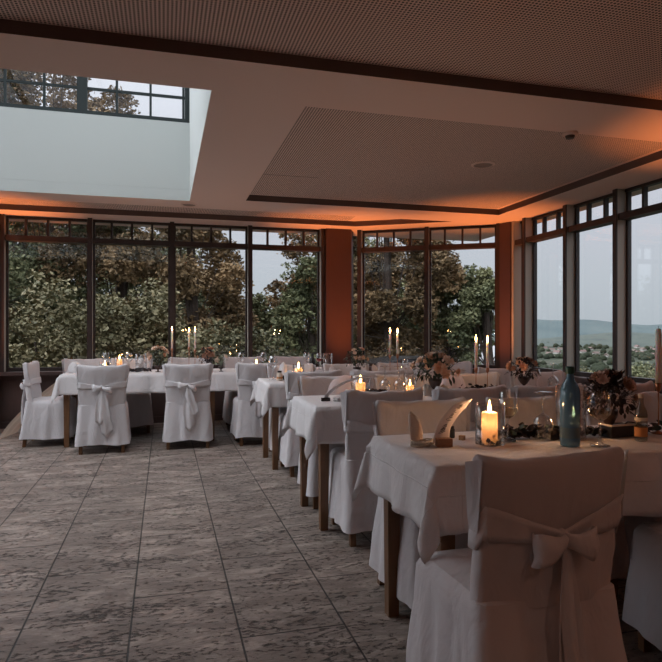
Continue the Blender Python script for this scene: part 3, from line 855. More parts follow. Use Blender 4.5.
# blue bottle
bp_ = T(570, 446)
e = empty('water_bottle', (bp_.x, bp_.y, ZTB), 0, 'tall blue glass water bottle with a dark green cap on the nearest table', 'bottle')
MB().lathe([(.030, 0), (.0375, .004), (.038, .02), (.038, .205), (.036, .222), (.028, .242), (.017, .258), (.0145, .268), (.0145, .285)], 28).build('bottle_body', M['bluebottle'], e, True)
MB().lathe([(.034, .006), (.0345, .14), (.001, .14)], 24).build('water_fill', glassmat('blue_water', (.75, .86, .95), 1.33, 0, 1, (.08, .18, .28), .25), e, True)
MB().lathe([(.0165, .283), (.0172, .286), (.0172, .306), (.0155, .311), (.001, .312)], 24).build('cap', M['green'], e, True)
lb = MB(); lb.lathe([(.0384, .035), (.0384, .075)], 28, cap0=False, cap1=False).build('paper_label', glassmat('faded_label', (.55, .62, .66), 1.3, .2, 1, (.16, .24, .28), .6), e, True)
# small clear bottle with orange label
bp2 = T(641, 441)
e = empty('small_bottle', (bp2.x, bp2.y, ZTB), 0, 'small clear glass bottle with an orange label right of the rust bouquet', 'bottle')
MB().lathe([(.019, 0), (.024, .003), (.0245, .01), (.0245, .105), (.021, .125), (.012, .145), (.0095, .155), (.0095, .178)], 24).build('bottle_body', M['clearbottle'], e, True)
MB().lathe([(.0105, .176), (.011, .179), (.011, .192), (.001, .194)], 20).build('cap', M['labelw'], e, True)
MB().lathe([(.0248, .020), (.0248, .058)], 24, cap0=False, cap1=False).build('paper_label', M['orange'], e, True)
MB().lathe([(.0249, .084), (.0249, .098)], 24, cap0=False, cap1=False).build('neck_label', M['labelw'], e, True)
# black dish
bd = T(618, 437)
e = empty('black_dish', (bd.x + .01, bd.y + .02, ZTB), .1, 'black rectangular box-like dish with pale rim below the rust bouquet', 'dish')
MB().box(-.062, .062, -.035, .035, 0, .048).build('dish_body', M['black'], e)
m = MB()
m.box(-.065, .065, -.038, -.032, .048, .055); m.box(-.065, .065, .032, .038, .048, .055); m.box(-.065, -.059, -.032, .032, .048, .055); m.box(.059, .065, -.032, .032, .048, .055)
m.build('rim', M['labelw'], e)
# copper candlestick and taper at the right edge
def candlestick(pos, h, label, r=.030):
    e = empty('candlestick', (pos[0], pos[1], ZTB), 0, label, 'candlestick', 'slim candlesticks')
    MB().lathe([(r, 0), (r, .004), (r * .4, .008), (.005, .014)], 20).build('base', M['copper'], e, True)
    MB().lathe([(.0028, .012), (.0028, h - .03)], 10).build('stem', M['copper'], e, True)
    MB().lathe([(.003, h - .034), (.009, h - .026), (.0125, h - .012), (.014, h + .006), (.0115, h + .006), (.010, h - .006), (.001, h - .006)], 18).build('cup', M['copper'], e, True)
def taper(pos, z, h, label, lit=True, e=.5, r=.0105):
    c = empty('taper_candle', (pos[0], pos[1], z), 0, label, 'candle', 'tall taper candles')
    MB().lathe([(r, 0), (r, h * .9), (r * .8, h - .004), (r * .4, h), (.001, h)], 14).build('wax_stick', M['waxt'], c, True)
    if lit:
        flame(c, h - .003, 1.25); l = candle_light((0, 0, h + .022), e); l.parent = c
    else: MB().tube([(0, 0, h - .002), (.001, 0, h + .012)], .0009, 5).build('wick', M['ink'], c)
def pair(u, vb, htop, hstick, words, lit=True, e=.5):
    p = T(u, vb)
    candlestick(p, hstick, 'slim copper candlestick ' + words)
    taper(p, ZTB + hstick - .005, htop - hstick, 'pale taper candle ' + words, lit, e)
p = T(658.5, 433.5)
candlestick(p, .215, 'slim copper candlestick at the right frame edge on nearest table'); taper(p, ZTB + .21, .25, 'unlit pale taper at the right frame edge, thickest of the tapers', False, r=.0125)
pair(476, 392, .38, .17, 'left one of two before the right pillar', e=.5)
pair(487.5, 391.5, .375, .17, 'right one of two before the right pillar', e=.5)
pair(390, 379.5, .44, .225, 'left of the two seen through the canted window', e=.4)
pair(397.5, 379, .435, .225, 'right of the two seen through the canted window', e=.4)
pair(172, 371, .46, .25, 'leftmost of three on window table, between the first two backing chairs', e=.4)
pair(189, 370.5, .445, .26, 'middle one of three on the window table', e=.4)
pair(195, 372, .455, .24, 'rightmost of three on the window table', e=.4)
# candles on the other tables
def small_candle(u, v, r, h, gh, w, e=.6, gr=None):
    p = T(u, v); hurricane(p, gr or r * 1.6, gh, 'clear vase round the candle ' + w.replace('at the left part of third table, ', 'on third table '))
    pillar_candle(p, r, h, 'cream pillar candle burning ' + w, e, ZTB + .008)
small_candle(360.5, 396, .034, .085, .14, 'on the second table above the leftmost backing chair', .9, .066)
small_candle(298.5, 378, .038, .085, .13, 'at the left part of third table, before the red drink', .7, .055)
small_candle(256.5, 370.5, .036, .065, .11, 'at the right part of the window table', .6, .06)
small_candle(105, 372.5, .034, .07, .12, 'on the window table above the leftmost backing chair', .6)
small_candle(119.5, 369, .030, .11, .14, 'on the window table midway between two wine glasses', .5)
hurricane(T(141, 370.5), .062, .19, 'tall empty glass cylinder on the window table left of the pink flowers')
small_candle(410, 394, .028, .055, .15, 'deep in a tumbler left of the peach bouquet', .4, .045)
hurricane(T(327.5, 369.5), .055, .19, 'tall glass cylinder right of the red drink on window table')
leafbits('leaf_garland', [T(366, 396), T(374, 395), T(384, 396)], 50, .026, M['leafdark'], 'small heap of dark dried leaves right of the candle on second table', 'garland', .02, .014, 9)
leafbits('leaf_garland', [T(463, 393), T(478, 392), T(497, 392)], 120, .022, M['leafdark'], 'low heap of black dried leaves round the twin candlestick bases on second table', 'garland', .02, .014, 10)
leafbits('leaf_garland', [T(284, 380), T(290, 380), T(296, 380)], 50, .026, M['leafdark'], 'short dark leaf garland at the left end of third table', 'garland', .02, .008, 12)
leafbits('leaf_garland', [T(120, 372), T(135, 372), T(150, 372)], 80, .026, M['leafdark'], 'dark leaf garland on the window table before the glass cylinder', 'garland', .02, .010, 13)
# jar with candle at the left end of third table
jp = T(279.5, 380.5)
e = empty('honey_jar', (jp.x, jp.y, ZTB), 0, 'small jar with a dark band at the left end of third table', 'jar')
MB().lathe([(.026, 0), (.028, .004), (.028, .05), (.022, .060), (.018, .075)], 18).build('jar_body', M['labelw'], e, True)
MB().lathe([(.0285, .018), (.0285, .034)], 18, cap0=False, cap1=False).build('band', M['orange'], e, True)
MB().lathe([(.020, .073), (.021, .088), (.001, .09)], 18).build('lid', M['leafdark'], e, True)

# folded napkins: standing curved shells
def napkin(pos, h, w, rz, label, mat=None, lean=.2):
    G = []
    for i in range(13):
        t_ = i / 12; row = []
        ww = w * (1 - t_ ** 4.5) ** .7 * (.85 + .3 * t_ * (1 - t_))
        for j in range(11):
            a = (j / 10 - .5) * 2.5
            row.append((sin(a) * ww * .5, -cos(a) * ww * .28 + lean * h * t_ * t_, h * t_ + .002 + .004 * sin(j * 1.3) * t_))
        G.append(row)
    m = MB(); m.grid(G); o = m.build('folded_napkin', mat or M['napkin'], None, True, fix=True)
    o.modifiers.new('s', 'SOLIDIFY').thickness = .003
    o.location = (pos[0], pos[1], ZTB); o.rotation_euler = (0, 0, rz)
    return tag(o, label, 'napkin', 'standing folded napkins')
npos = T(415, 444)
napkin(npos, .120, .088, .5, 'upright folded beige napkin at the left corner of nearest table')
rc = MB(); rnd = random.Random(4); base = T(420, 447)
for k in range(16):
    pts = []; a0 = rnd.random() * 6.28; rx = rnd.uniform(.028, .046); ry = rnd.uniform(.018, .034); zz = rnd.uniform(.003, .022); tl = rnd.uniform(-.25, .25)
    for i in range(15):
        a = a0 + i * .36; pts.append((base.x + .012 + rx * cos(a), base.y + .012 + ry * sin(a), ZTB + max(.003, zz + tl * rx * cos(a))))
    rc.tube(pts, .0022, 5)
tag(rc.build('straw_cord_bundle', M['rope'], None, True), 'loose bundle of pale straw cord before the napkin on the nearest table', 'cord')
# place card: a curved paper sail held by a wooden block
cb = T(442, 446)
e = empty('place_card', (cb.x, cb.y, ZTB), 0, 'curved pointed paper card with handwriting held in a small wooden block', 'place card')
rgt = Vector((cos(YAW), -sin(YAW), 0)); fw = Vector((sin(YAW), cos(YAW), 0))
px = .00385
Lp = [(-9.6, .5), (-7.8, 9), (-2.5, 22), (7.4, 33.4), (18, 41.5), (34.6, 44.8)]
Rp = [(8.8, 6.5), (10, 15.7), (14.2, 22.5), (21, 30.6), (27.8, 37), (34.8, 45)]
def sm(P, t_):
    t_ *= len(P) - 1; k = min(int(t_), len(P) - 2); f = t_ - k
    g = lambda i: Vector(P[min(max(i, 0), len(P) - 1)])
    a, b, c, d = g(k - 1), g(k), g(k + 1), g(k + 2)
    return .5 * ((2 * b) + (c - a) * f + (2 * a - 5 * b + 4 * c - d) * f * f + (3 * b - a - 3 * c + d) * f ** 3)
def cardpt(t_, w, off=0):
    a = sm(Lp, t_); b = sm(Rp, t_); q = a.lerp(b, w)
    dep = .012 * t_ * t_ + .006 * (w - .5) ** 2 * 4 - off
    dep += .32 * (q.x + 9.6) * px; v = rgt * (q.x * px) + fw * dep; v.z = max(q.y * px, .001) + .003
    return v
G = [[cardpt(i / 20, j / 8) for j in range(9)] for i in range(21)]
m = MB(); m.grid(G); co = m.build('card_sheet', M['card'], e, True, fix=True); co.modifiers.new('s', 'SOLIDIFY').thickness = .0012
wm = MB(); rnd = random.Random(8)
def stroke(t0, t1, f, amp=.12, wv=.5, n=26, slant=.0):
    pts = []
    for i in range(n):
        s_ = i / (n - 1); t_ = lerp(t0, t1, s_)
        pts.append(cardpt(t_ + .012 * cos(f * s_ * 2), wv + amp * sin(f * s_ * 2 * pi / 3) * (1 - .4 * s_) + slant * s_, .0022))
    wm.tube(pts, .00062, 4)
stroke(.20, .25, 5, .25, .45); stroke(.25, .30, 9, .20, .45); stroke(.31, .37, 8, .16, .5)
stroke(.43, .50, 4, .22, .5); stroke(.50, .58, 9, .12, .5); stroke(.60, .64, 3, .14, .5)
stroke(.70, .74, 5, .18, .5); stroke(.75, .80, 7, .16, .5)
wm.build('handwriting', M['ink'], e, True)
bk = MB(); Tm = Matrix.Rotation(-YAW + .12, 4, 'Z'); bk.box(-.024, .036, -.022, .012, 0, .031, Tm); bk.build('holder_block', M['blockwood'], e)
cp = T(462, 440); tag(MB().box(-.010, .010, -.010, .010, 0, .019, Matrix.Rotation(.6, 4, 'Z')).build('wooden_cube', M['cubewood']), 'tiny golden wooden cube between the place card and the lit candle', 'cube').location = (cp.x, cp.y, ZTB)
jp = T(454.5, 439); e = empty('black_jar', (jp.x, jp.y + .03, ZTB), 0, 'little black jar half hidden behind the place card', 'jar')
MB().lathe([(.014, 0), (.0155, .003), (.0155, .036), (.012, .041)], 18).build('jar_body', M['black'], e, True)
MB().lathe([(.0125, .040), (.0125, .050), (.001, .051)], 18).build('lid', M['leafdark'], e, True)
# second table left end: its own card and cord bundle
c2 = T(329, 401)
e = empty('place_card', (c2.x, c2.y, ZTB), 0, 'curved white card arching over the left end of second table', 'place card')
G = []
for i in range(13):
    t_ = i / 12; row = []
    for j in range(4):
        w = j / 3 * .030
        x = -.04 + .34 * t_ ** 1.5; z = .004 + .16 * (1 - (1 - t_) ** 1.8)
        q = rgt * (x + w * (1 - t_ * .3)) + fw * (.02 * t_ + w * .3); q.z = z - w * .5 * t_; q.z = max(.002, q.z); row.append(q)
    G.append(row)
m = MB(); m.grid(G); co = m.build('card_sheet', M['sash'], e, True); co.modifiers.new('s', 'SOLIDIFY').thickness = .0015
MB().box(-.05, .005, -.012, .012, 0, .022).build('holder_block', M['leafdark'], e)
rc = MB(); b2 = T(340, 402); rnd = random.Random(5)
for k in range(14):
    pts = []; a0 = rnd.random() * 6.28; rx = rnd.uniform(.03, .055); ry = rnd.uniform(.02, .04); zz = rnd.uniform(.003, .03)
    for i in range(15):
        a = a0 + i * .36; pts.append((b2.x + .02 + rx * cos(a), b2.y + .04 + ry * sin(a), ZTB + max(.003, zz + .2 * rx * cos(a))))
    rc.tube(pts, .003, 5)
tag(rc.build('straw_cord_bundle', M['cloth'], None, True), 'pale cord bundle on the left end of the second table', 'cord')
def veil(pos, w, h, label, seed, mat):
    G = []
    for i in range(12):
        t_ = i / 11; row = []
        for j in range(25):
            a = 2 * pi * j / 24
            r = w * .5 * math.sqrt(max(0, 1 - t_ ** 2.2)) * (1 + .12 * sin(5 * a + seed) * (1 - t_) + .06 * sin(9 * a + 2 * seed))
            row.append((r * cos(a), r * .6 * sin(a), .003 + h * t_ + .008 * noise.noise(Vector((cos(a) * 2, sin(a) * 2, t_ * 3 + seed)))))
        G.append(row)
    m = MB(); m.grid(G); o = m.build('organza_veil', mat, None, True); o.location = (pos[0], pos[1], ZTB)
    return tag(o, label, 'fabric bundle')
v1 = T(347, 394); veil((v1.x, v1.y + .05), .24, .13, 'puffed pinkish organza bundle left of the candle on second table', 1, M['organza'])
v2 = T(456, 391.5); veil((v2.x, v2.y + .06), .19, .145, 'puffed greyish organza bundle between peach bouquet and twin tapers', 2, M['organza'])
v3 = T(75, 372.5); veil((v3.x, v3.y), .15, .12, 'heap of white folded cloth at the left end of window table', 3, M['cloth'])
napkin(T(375, 378.5), .13, .10, .4, 'upright folded napkin on third table right of its dark bouquet', M['cover'])
napkin(T(283, 377), .14, .09, -.4, 'pale folded napkin behind the jar on the third table', M['cover'])
napkin(T(428, 396), .075, .10, .2, 'low folded cream napkin left below the peach bouquet', M['napkin'], .4)
napkin(T(444, 396), .07, .09, -.3, 'low folded cream napkin right below the peach bouquet', M['napkin'], .4)
napkin(T(170, 373), .125, .07, .2, 'narrow white folded napkin at the foot of leftmost window taper', M['cover'])
napkin(T(333, 380), .12, .10, .3, 'white folded napkin beside the glass cylinder on third table', M['cover'])
p = T(312.5, 370); e = empty('wine_bottle', (p.x, p.y, ZTB), 0, 'dark wine bottle left of the red drink, before the pillar edge', 'bottle')
MB().lathe([(.034, 0), (.037, .005), (.037, .10), (.030, .128), (.014, .15), (.013, .185)], 20).build('bottle_body', M['black'], e, True)
MB().lathe([(.0138, .165), (.0145, .19), (.001, .191)], 16).build('capsule', M['gasket'], e, True)

# ------------------------------------------------------------------ bouquets
def rose_mesh(seed):
    rnd = random.Random(seed); m = MB()
    for ring, (n, r, tilt, sz) in enumerate(((3, .18, 1.35, .55), (5, .38, 1.1, .7), (6, .60, .75, .85), (7, .80, .35, .9))):
        for k in range(n):
            a = 2 * pi * k / n + ring * .5 + rnd.uniform(-.15, .15); G = []
            for i in range(5):
                row = []
                for j in range(5):
                    s_ = i / 4; q = (j / 4 - .5) * 2
                    ww = sz * .62 * sin(pi * min(.98, .25 + .62 * s_)) 
                    aa = a + q * ww / max(.35, r) * .8
                    rr = r * (.25 + .75 * s_) + (.16 if s_ == 1 else 0) * (1 - tilt / 1.6)
                    z = .05 + s_ * (.35 + .55 * sin(tilt)) - .10 * q * q * s_
                    row.append((rr * cos(aa), rr * sin(aa), z))
                G.append(row)
            m.grid(G)
    m.lathe([(.05, 0), (.35, .12), (.30, .45), (.05, .6)], 8)
    return m
RM = [rose_mesh(s) for s in (1, 2)]
rose_cache = {}
def bouquet(pos, spec, label, vase, leaf_n, crown, leafmat, seed, pale=0, z=ZTB, group='flower arrangements'):
    rnd = random.Random(seed); cxr, czr, zc = crown
    e = empty('flower_arrangement', (pos[0], pos[1], z), 0, label, 'flowers', group)
    hv, rv = vase
    MB().lathe([(rv * .85, 0), (rv * .85, .005), (rv * .30, hv * .12), (rv * .22, hv * .35), (rv * .6, hv * .5), (rv, hv * .8), (rv * 1.05, hv), (rv * .95, hv), (.001, hv * .9)], 20).build('urn', M['urn'], e, True)
    for (mat, n, rs) in spec:
        for k in range(n):
            a = rnd.random() * 6.28; el = rnd.uniform(-.15, 1.45); 
            d = Vector((cos(a) * cos(el), sin(a) * cos(el), sin(el)))
            p = Vector((d.x * cxr, d.y * cxr * .8, zc + d.z * czr))
            key = (mat, k % 2)
            s_ = rs * 1.22 * rnd.uniform(.8, 1.15)
            if key not in rose_cache:
                o = RM[k % 2].build('rose_bloom', M[mat], None, True); rose_cache[key] = o.data; 
            else:
                o = bpy.data.objects.new('rose_bloom', rose_cache[key]); COL.objects.link(o)
            o.parent = e; o.location = p; o.scale = (s_,) * 3
            o.rotation_mode = 'QUATERNION'; o.rotation_quaternion = d.to_track_quat('Z', 'Y')
    m = MB()
    for k in range(leaf_n):
        a = rnd.random() * 6.28; el = rnd.uniform(-.75, 1.4); d = Vector((cos(a) * cos(el), sin(a) * cos(el), sin(el)))
        rr = rnd.uniform(.4, 1.14); c = Vector((d.x * cxr * rr, d.y * cxr * rr * .8, zc + d.z * czr * rr))
        c.z = max(c.z, hv * .55)
        R_ = (d + Vector((rnd.gauss(0, .5), rnd.gauss(0, .5), rnd.gauss(0, .5)))).to_track_quat('X', 'Z').to_matrix()
        s_ = rnd.uniform(.011, .021) * cxr / .11; G = []
        for i in range(4):
            row = []
            for j in range(3):
                w = s_ * .4 * (.15 + sin(pi * min(.97, i / 3))); row.append(R_ @ Vector((i / 3 * s_ * 2, (j - 1) * w, -.2 * s_ * (i / 3) ** 2 + .2 * abs(j - 1) * w)) + c)
            G.append(row)
        m.cur = 1 if rnd.random() < pale else 0
        m.grid(G)
    for k in range(10):
        a = rnd.random() * 6.28; m.cur = 0
        m.tube([(0, 0, hv * .7), (cos(a) * cxr * .3, sin(a) * cxr * .3, zc * .8), (cos(a) * cxr * .8, sin(a) * cxr * .7, zc + czr * .3)], .002, 4)
    m.build('foliage', [M[leafmat], M['fpale']], e, True)
    return e
b = T(435, 396); bouquet(b, (('rosep', 11, .036), ('rosec', 8, .036)), 'large bouquet of peach and cream roses in a dark footed urn on second table', (.12, .045), 260, (.150, .085, .18), 'fgreen', 1)
b = T(524, 389.6); bouquet(b, (('rosep', 9, .030), ('roseb', 4, .024)), 'orange and peach bouquet in a dark footed urn at the right of second table', (.10, .045), 220, (.115, .070, .15), 'leafdark', 2)
b = T(614, 437); bouquet((b.x, b.y + .03), (('rosep2', 7, .030), ('roseb', 7, .024)), 'rust and dusty pink bouquet on nearest table between wine glass and small bottle', (.11, .034), 620, (.100, .088, .168), 'leafdark', 3, 0)
b = T(357, 379); bouquet(b, (('rosep2', 6, .024), ('rosec', 4, .022)), 'small dark bouquet on third table before the canted window edge', (.11, .036), 260, (.10, .085, .19), 'fgreen', 4, .15)
b = T(158, 372); bouquet(b, (('rosec', 9, .032), ('rosep', 3, .026)), 'pale pink bouquet on window table left of the leftmost taper', (.07, .036), 160, (.09, .085, .17), 'fgreen', 5, .3)
b = T(208, 371); bouquet(b, (('roseb', 7, .026), ('rosep', 3, .022)), 'rust orange bouquet on window table right of the three tapers', (.07, .036), 220, (.11, .09, .16), 'leafdark', 6, .1)
b = T(221, 371.5); bouquet(b, (('rosec', 2, .03),), 'bluish green leafy posy on window table beside the rust bouquet', (.06, .030), 150, (.065, .055, .12), 'fpale', 7, .6)

# tulle drape beside the left chair
G = []
for i in range(15):
    t_ = i / 14; row = []
    for j in range(16):
        w = j / 15
        x = lerp(-1.02, -1.72, t_) + (w - .5) * .10; y = 7.42 + .42 * w * (.5 + t_ * .5); z = max(.006, .70 * (1 - t_) ** .72 * (1 - .22 * w * t_)) + .012 * sin(w * 18 + t_ * 3) * (1 - t_ * .3)
        z = max(.004, z - .03 * t_)
        row.append((x, y, z))
    G.append(row)
m = MB(); m.grid(G); o = m.build('tulle_drape', M['tulle'], None, True)
tag(o, 'sheer beige tulle hanging to the floor behind the left end chair', 'tulle fabric')

# ------------------------------------------------------------------ floor uplights at the pillars, plus added amber fills
UPC = (1.0, .29, .07)
def uplight(x, y, label, power, tilt=(0, 0), size=1.0):
    e = empty('floor_uplight_or_fill', (x, y, 0), 0, label, 'light', 'amber uplights at the pillars')
    MB().lathe([(.06, 0), (.075, .01), (.075, .11), (.065, .12)], 20, cap1=False).build('housing', M['black'], e, True)
    MB().lathe([(.064, .112), (.001, .112)], 20, cap0=False).build('lens', emis('amber_lens', UPC, 6), e)
    l = bpy.data.lights.new('amber_beam', 'SPOT'); l.energy = power; l.color = UPC; l.spot_size = size; l.spot_blend = 1.0; l.shadow_soft_size = .05
    o = bpy.data.objects.new('amber_beam', l); COL.objects.link(o); o.parent = e; o.location = (0, 0, .15)
    o.rotation_euler = (pi + tilt[0], tilt[1], 0)
uplight(2.38, 7.74, 'amber floor uplight at the foot of the middle pillar', 121)
uplight(3.98, 6.90, 'amber floor uplight at the foot of the right-hand corner pillar', 121)
uplight(-2.12, 7.88, 'amber floor uplight at the foot of the pillar by the left frame edge', 156)
uplight(4.10, 3.25, 'amber floor uplight beside the right wall, out of the frame', 121)
uplight(-4.5, 1.0, 'added amber fill uplight by the left wall behind the camera', 107)  # unseen fill lamp added for warm bounce in the room
uplight(4.0, -1.0, 'added amber fill uplight by the right wall behind the camera', 107)  # same added fill on the opposite wall

for k, (x, y) in enumerate(((-1.6, .2), (1.5, -.9), (3.4, .3), (-.4, -2.0))):  # warm fill lamps added to lift the dark foreground
    e = empty('downlight_or_fill', (x, y, ZC + RIS), 0, ('added warm fill light over the left foreground floor', 'added warm fill light behind the camera, right of centre', 'added warm fill light above the right end of the nearest table', 'added warm fill light by the front wall')[k], 'light', 'added warm fill lights')
    MB().lathe([(.08, 0), (.08, -.008), (.06, -.010), (.055, .0)], 24).build('rim', M['ceilplain'], e)
    MB().lathe([(.056, -.004), (.001, -.004)], 24, cap0=False).build('lens', emis('fill_lens', (1, .62, .42), 2), e)
    l = bpy.data.lights.new('fill_beam', 'SPOT'); l.energy = 11; l.color = (1, .56, .42); l.spot_size = 2.5; l.spot_blend = 1; l.shadow_soft_size = .06
    o = bpy.data.objects.new('fill_beam', l); COL.objects.link(o); o.parent = e; o.location = (0, 0, -.03)
# ------------------------------------------------------------------ outside
def pm(name, cols, scale, rough=.9, detail=6):
    m, nt, b = nodes(name); L = nt.links.new
    geo = N(nt, 'ShaderNodeNewGeometry')
    nz = N(nt, 'ShaderNodeTexNoise'); nz.inputs['Scale'].default_value = scale; nz.inputs['Detail'].default_value = detail; nz.inputs['Roughness'].default_value = .65
    L(geo.outputs['Position'], nz.inputs['Vector'])
    cr = N(nt, 'ShaderNodeValToRGB'); cr.color_ramp.elements.remove(cr.color_ramp.elements[1])
    for i, (p, c) in enumerate(cols):
        e = cr.color_ramp.elements[0] if i == 0 else cr.color_ramp.elements.new(p)
        e.position = p; e.color = (*c, 1)
    L(nz.outputs['Fac'], cr.inputs[0]); L(cr.outputs[0], b.inputs['Base Color']); b.inputs['Roughness'].default_value = rough
    b.inputs['Specular IOR Level'].default_value = .15
    return m
# garden terrace, slope and valley in one terrain
def terr(x, y):
    # terrace near the house, falling away to the east
    d = max(0, (x - 6.5) * .95 - max(0, y - 9) * .35)
    z = -.75 - 60 * (1 - math.exp(-d / 70)) if d > 0 else -.75
    z += noise.noise(Vector((x * .01, y * .01, 0))) * min(4, d * .03)
    if y > 9: z -= min(60 + z, max(0, (y - 30)) * .12)
    return max(z, -62 + noise.noise(Vector((x * .002, y * .002, 3))) * 3)
gx = [-400, -200, -80, -40, -20, -10, -6, -2, 2, 5, 6.5, 8, 10, 13, 17, 22, 30, 40, 55, 75, 100, 150, 220, 300, 450, 700, 1000, 1500, 2200, 3200, 4600, 6500]
gy = [-3000, -1500, -700, -300, -100, -40, -15, -5, 2, 6, 8.6, 10, 12, 15, 19, 25, 35, 50, 75, 110, 160, 240, 350, 500, 700, 1000, 1400, 2000, 2800, 3800, 5000, 6500]
m = MB(); m.grid([[(x, y, terr(x, y) if not (-5.6 < x < 4.9 and -4 < y < 8.8) else -.76) for y in gy] for x in gx])
o = struct(m.build('ground_outside', pm('meadow', [(.34, (.020, .026, .019)), (.45, (.030, .037, .026)), (.50, (.058, .066, .040)), (.56, (.034, .040, .028)), (.62, (.085, .080, .058)), (.70, (.03, .036, .024))], .009, detail=8), None, True))
# distant hills
def hill(name, d, az0, az1, prof, mat, base=-62, thick=900):
    G = []
    n = 60
    for i in range(n + 1):
        a = lerp(az0, az1, i / n); h = prof(i / n); row = []
        for (dd, k) in ((d, 0), (d + thick * .3, .55), (d + thick * .6, .9), (d + thick, 1), (d + thick * 1.6, .4)):
            hh = base + (h - base) * k + noise.noise(Vector((i * .4, k * 3, d))) * 6 * k
            row.append((dd * sin(a), dd * cos(a), hh))
        G.append(row)
    m = MB(); m.grid(G); return struct(m.build(name, mat, None, True))
hm1 = pm('far_forest_hazed', [(.35, (.075, .10, .105)), (.65, (.10, .125, .125))], .004)  # blue-grey shift paints aerial haze into the forest colour
hm2 = pm('mid_forest_hazed', [(.3, (.055, .070, .068)), (.5, (.085, .098, .085)), (.7, (.055, .070, .066))], .008)  # nearer hills, haze also mixed into the colour
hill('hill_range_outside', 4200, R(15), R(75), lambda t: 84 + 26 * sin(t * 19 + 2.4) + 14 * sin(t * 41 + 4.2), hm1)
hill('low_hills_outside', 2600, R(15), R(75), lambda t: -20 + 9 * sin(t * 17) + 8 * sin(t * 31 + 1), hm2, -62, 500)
# houses of the valley village
hw = pmat('house_wall_pale', (.36, .34, .31), .8); hr = pmat('house_roof_red', (.14, .10, .085), .8); hr2 = pmat('house_roof_dark', (.16, .10, .09), .8)
HP = []
hs = [(545, 349, 9), (552, 351, 10), (560, 350, 9), (557, 354, 11), (549, 355, 9), (566, 352, 10), (583, 353, 10), (590, 350, 11), (596, 355, 10), (602, 352, 9), (606, 357, 10), (612, 353, 9), (637, 348, 12), (643, 351, 12), (649, 349, 10), (655, 352, 12), (640, 355, 12), (652, 357, 11), (659, 347, 10), (634, 352, 9)]
for i, (u, v, s_) in enumerate(hs):
    D = 62 * FPX / (v - 331.0) ; L_ = (u - CX) / FPX * D; X = D * sin(YAW) + L_ * cos(YAW); Y = D * cos(YAW) - L_ * sin(YAW)
    e = empty('village_house', (X, Y, terr(X, Y) if False else -62 + 1.2 * (1)), random.random() * 3, 'pale gabled house down in the valley village beyond the right windows', 'house', 'valley village houses')
    HP.append((X, Y)); s_ *= .72; a, b_, hh = s_ * 1.1, s_ * .75, s_ * .6
    MB().box(-a, a, -b_, b_, -3, hh).build('house_wall', hw, e)
    r_ = MB(); r_.add([(-a - .6, -b_ - .6, hh), (a + .6, -b_ - .6, hh), (a + .6, b_ + .6, hh), (-a - .6, b_ + .6, hh), (-a - .6, 0, hh + b_ * .9), (a + .6, 0, hh + b_ * .9)],
                      [(0, 1, 5, 4), (2, 3, 4, 5), (0, 4, 3), (1, 2, 5), (3, 2, 1, 0)]); r_.build('roof', hr if i % 3 else hr2, e)
# trees
def leafmat(name, a, b_, c):
    m, nt, bs = nodes(name); L = nt.links.new
    geo = N(nt, 'ShaderNodeNewGeometry'); tc = N(nt, 'ShaderNodeTexCoord')
    nz = N(nt, 'ShaderNodeTexNoise'); nz.inputs['Scale'].default_value = .55; nz.inputs['Detail'].default_value = 5; L(geo.outputs['Position'], nz.inputs['Vector'])
    ad = N(nt, 'ShaderNodeMath', operation='MULTIPLY_ADD'); ad.inputs[1].default_value = .40; L(geo.outputs['Random Per Island'], ad.inputs[0])
    mu = N(nt, 'ShaderNodeMath', operation='MULTIPLY_ADD'); mu.inputs[1].default_value = 1.3; mu.inputs[2].default_value = -.35; L(nz.outputs['Fac'], mu.inputs[0]); L(mu.outputs[0], ad.inputs[2])
    cr = N(nt, 'ShaderNodeValToRGB'); e = cr.color_ramp.elements; e[0].position = .2; e[0].color = (*a, 1); e[1].position = .9; e[1].color = (*c, 1)
    x = e.new(.5); x.color = (*b_, 1); L(ad.outputs[0], cr.inputs[0]); L(cr.outputs[0], bs.inputs['Base Color'])
    bs.inputs['Roughness'].default_value = .6; bs.inputs['Specular IOR Level'].default_value = .25
    return m
LM = {'brown': leafmat('oak_leaves', (.055, .040, .022), (.18, .120, .060), (.36, .235, .12)),
      'green': leafmat('green_leaves', (.045, .055, .028), (.135, .145, .072), (.28, .27, .14)),
      'bush': leafmat('bush_leaves', (.05, .050, .026), (.125, .115, .058), (.27, .225, .125))}
bark = pmat('bark', (.05, .036, .028), .9, var=.4, vscale=8, stretch=(4, 4, 1))
import numpy as np
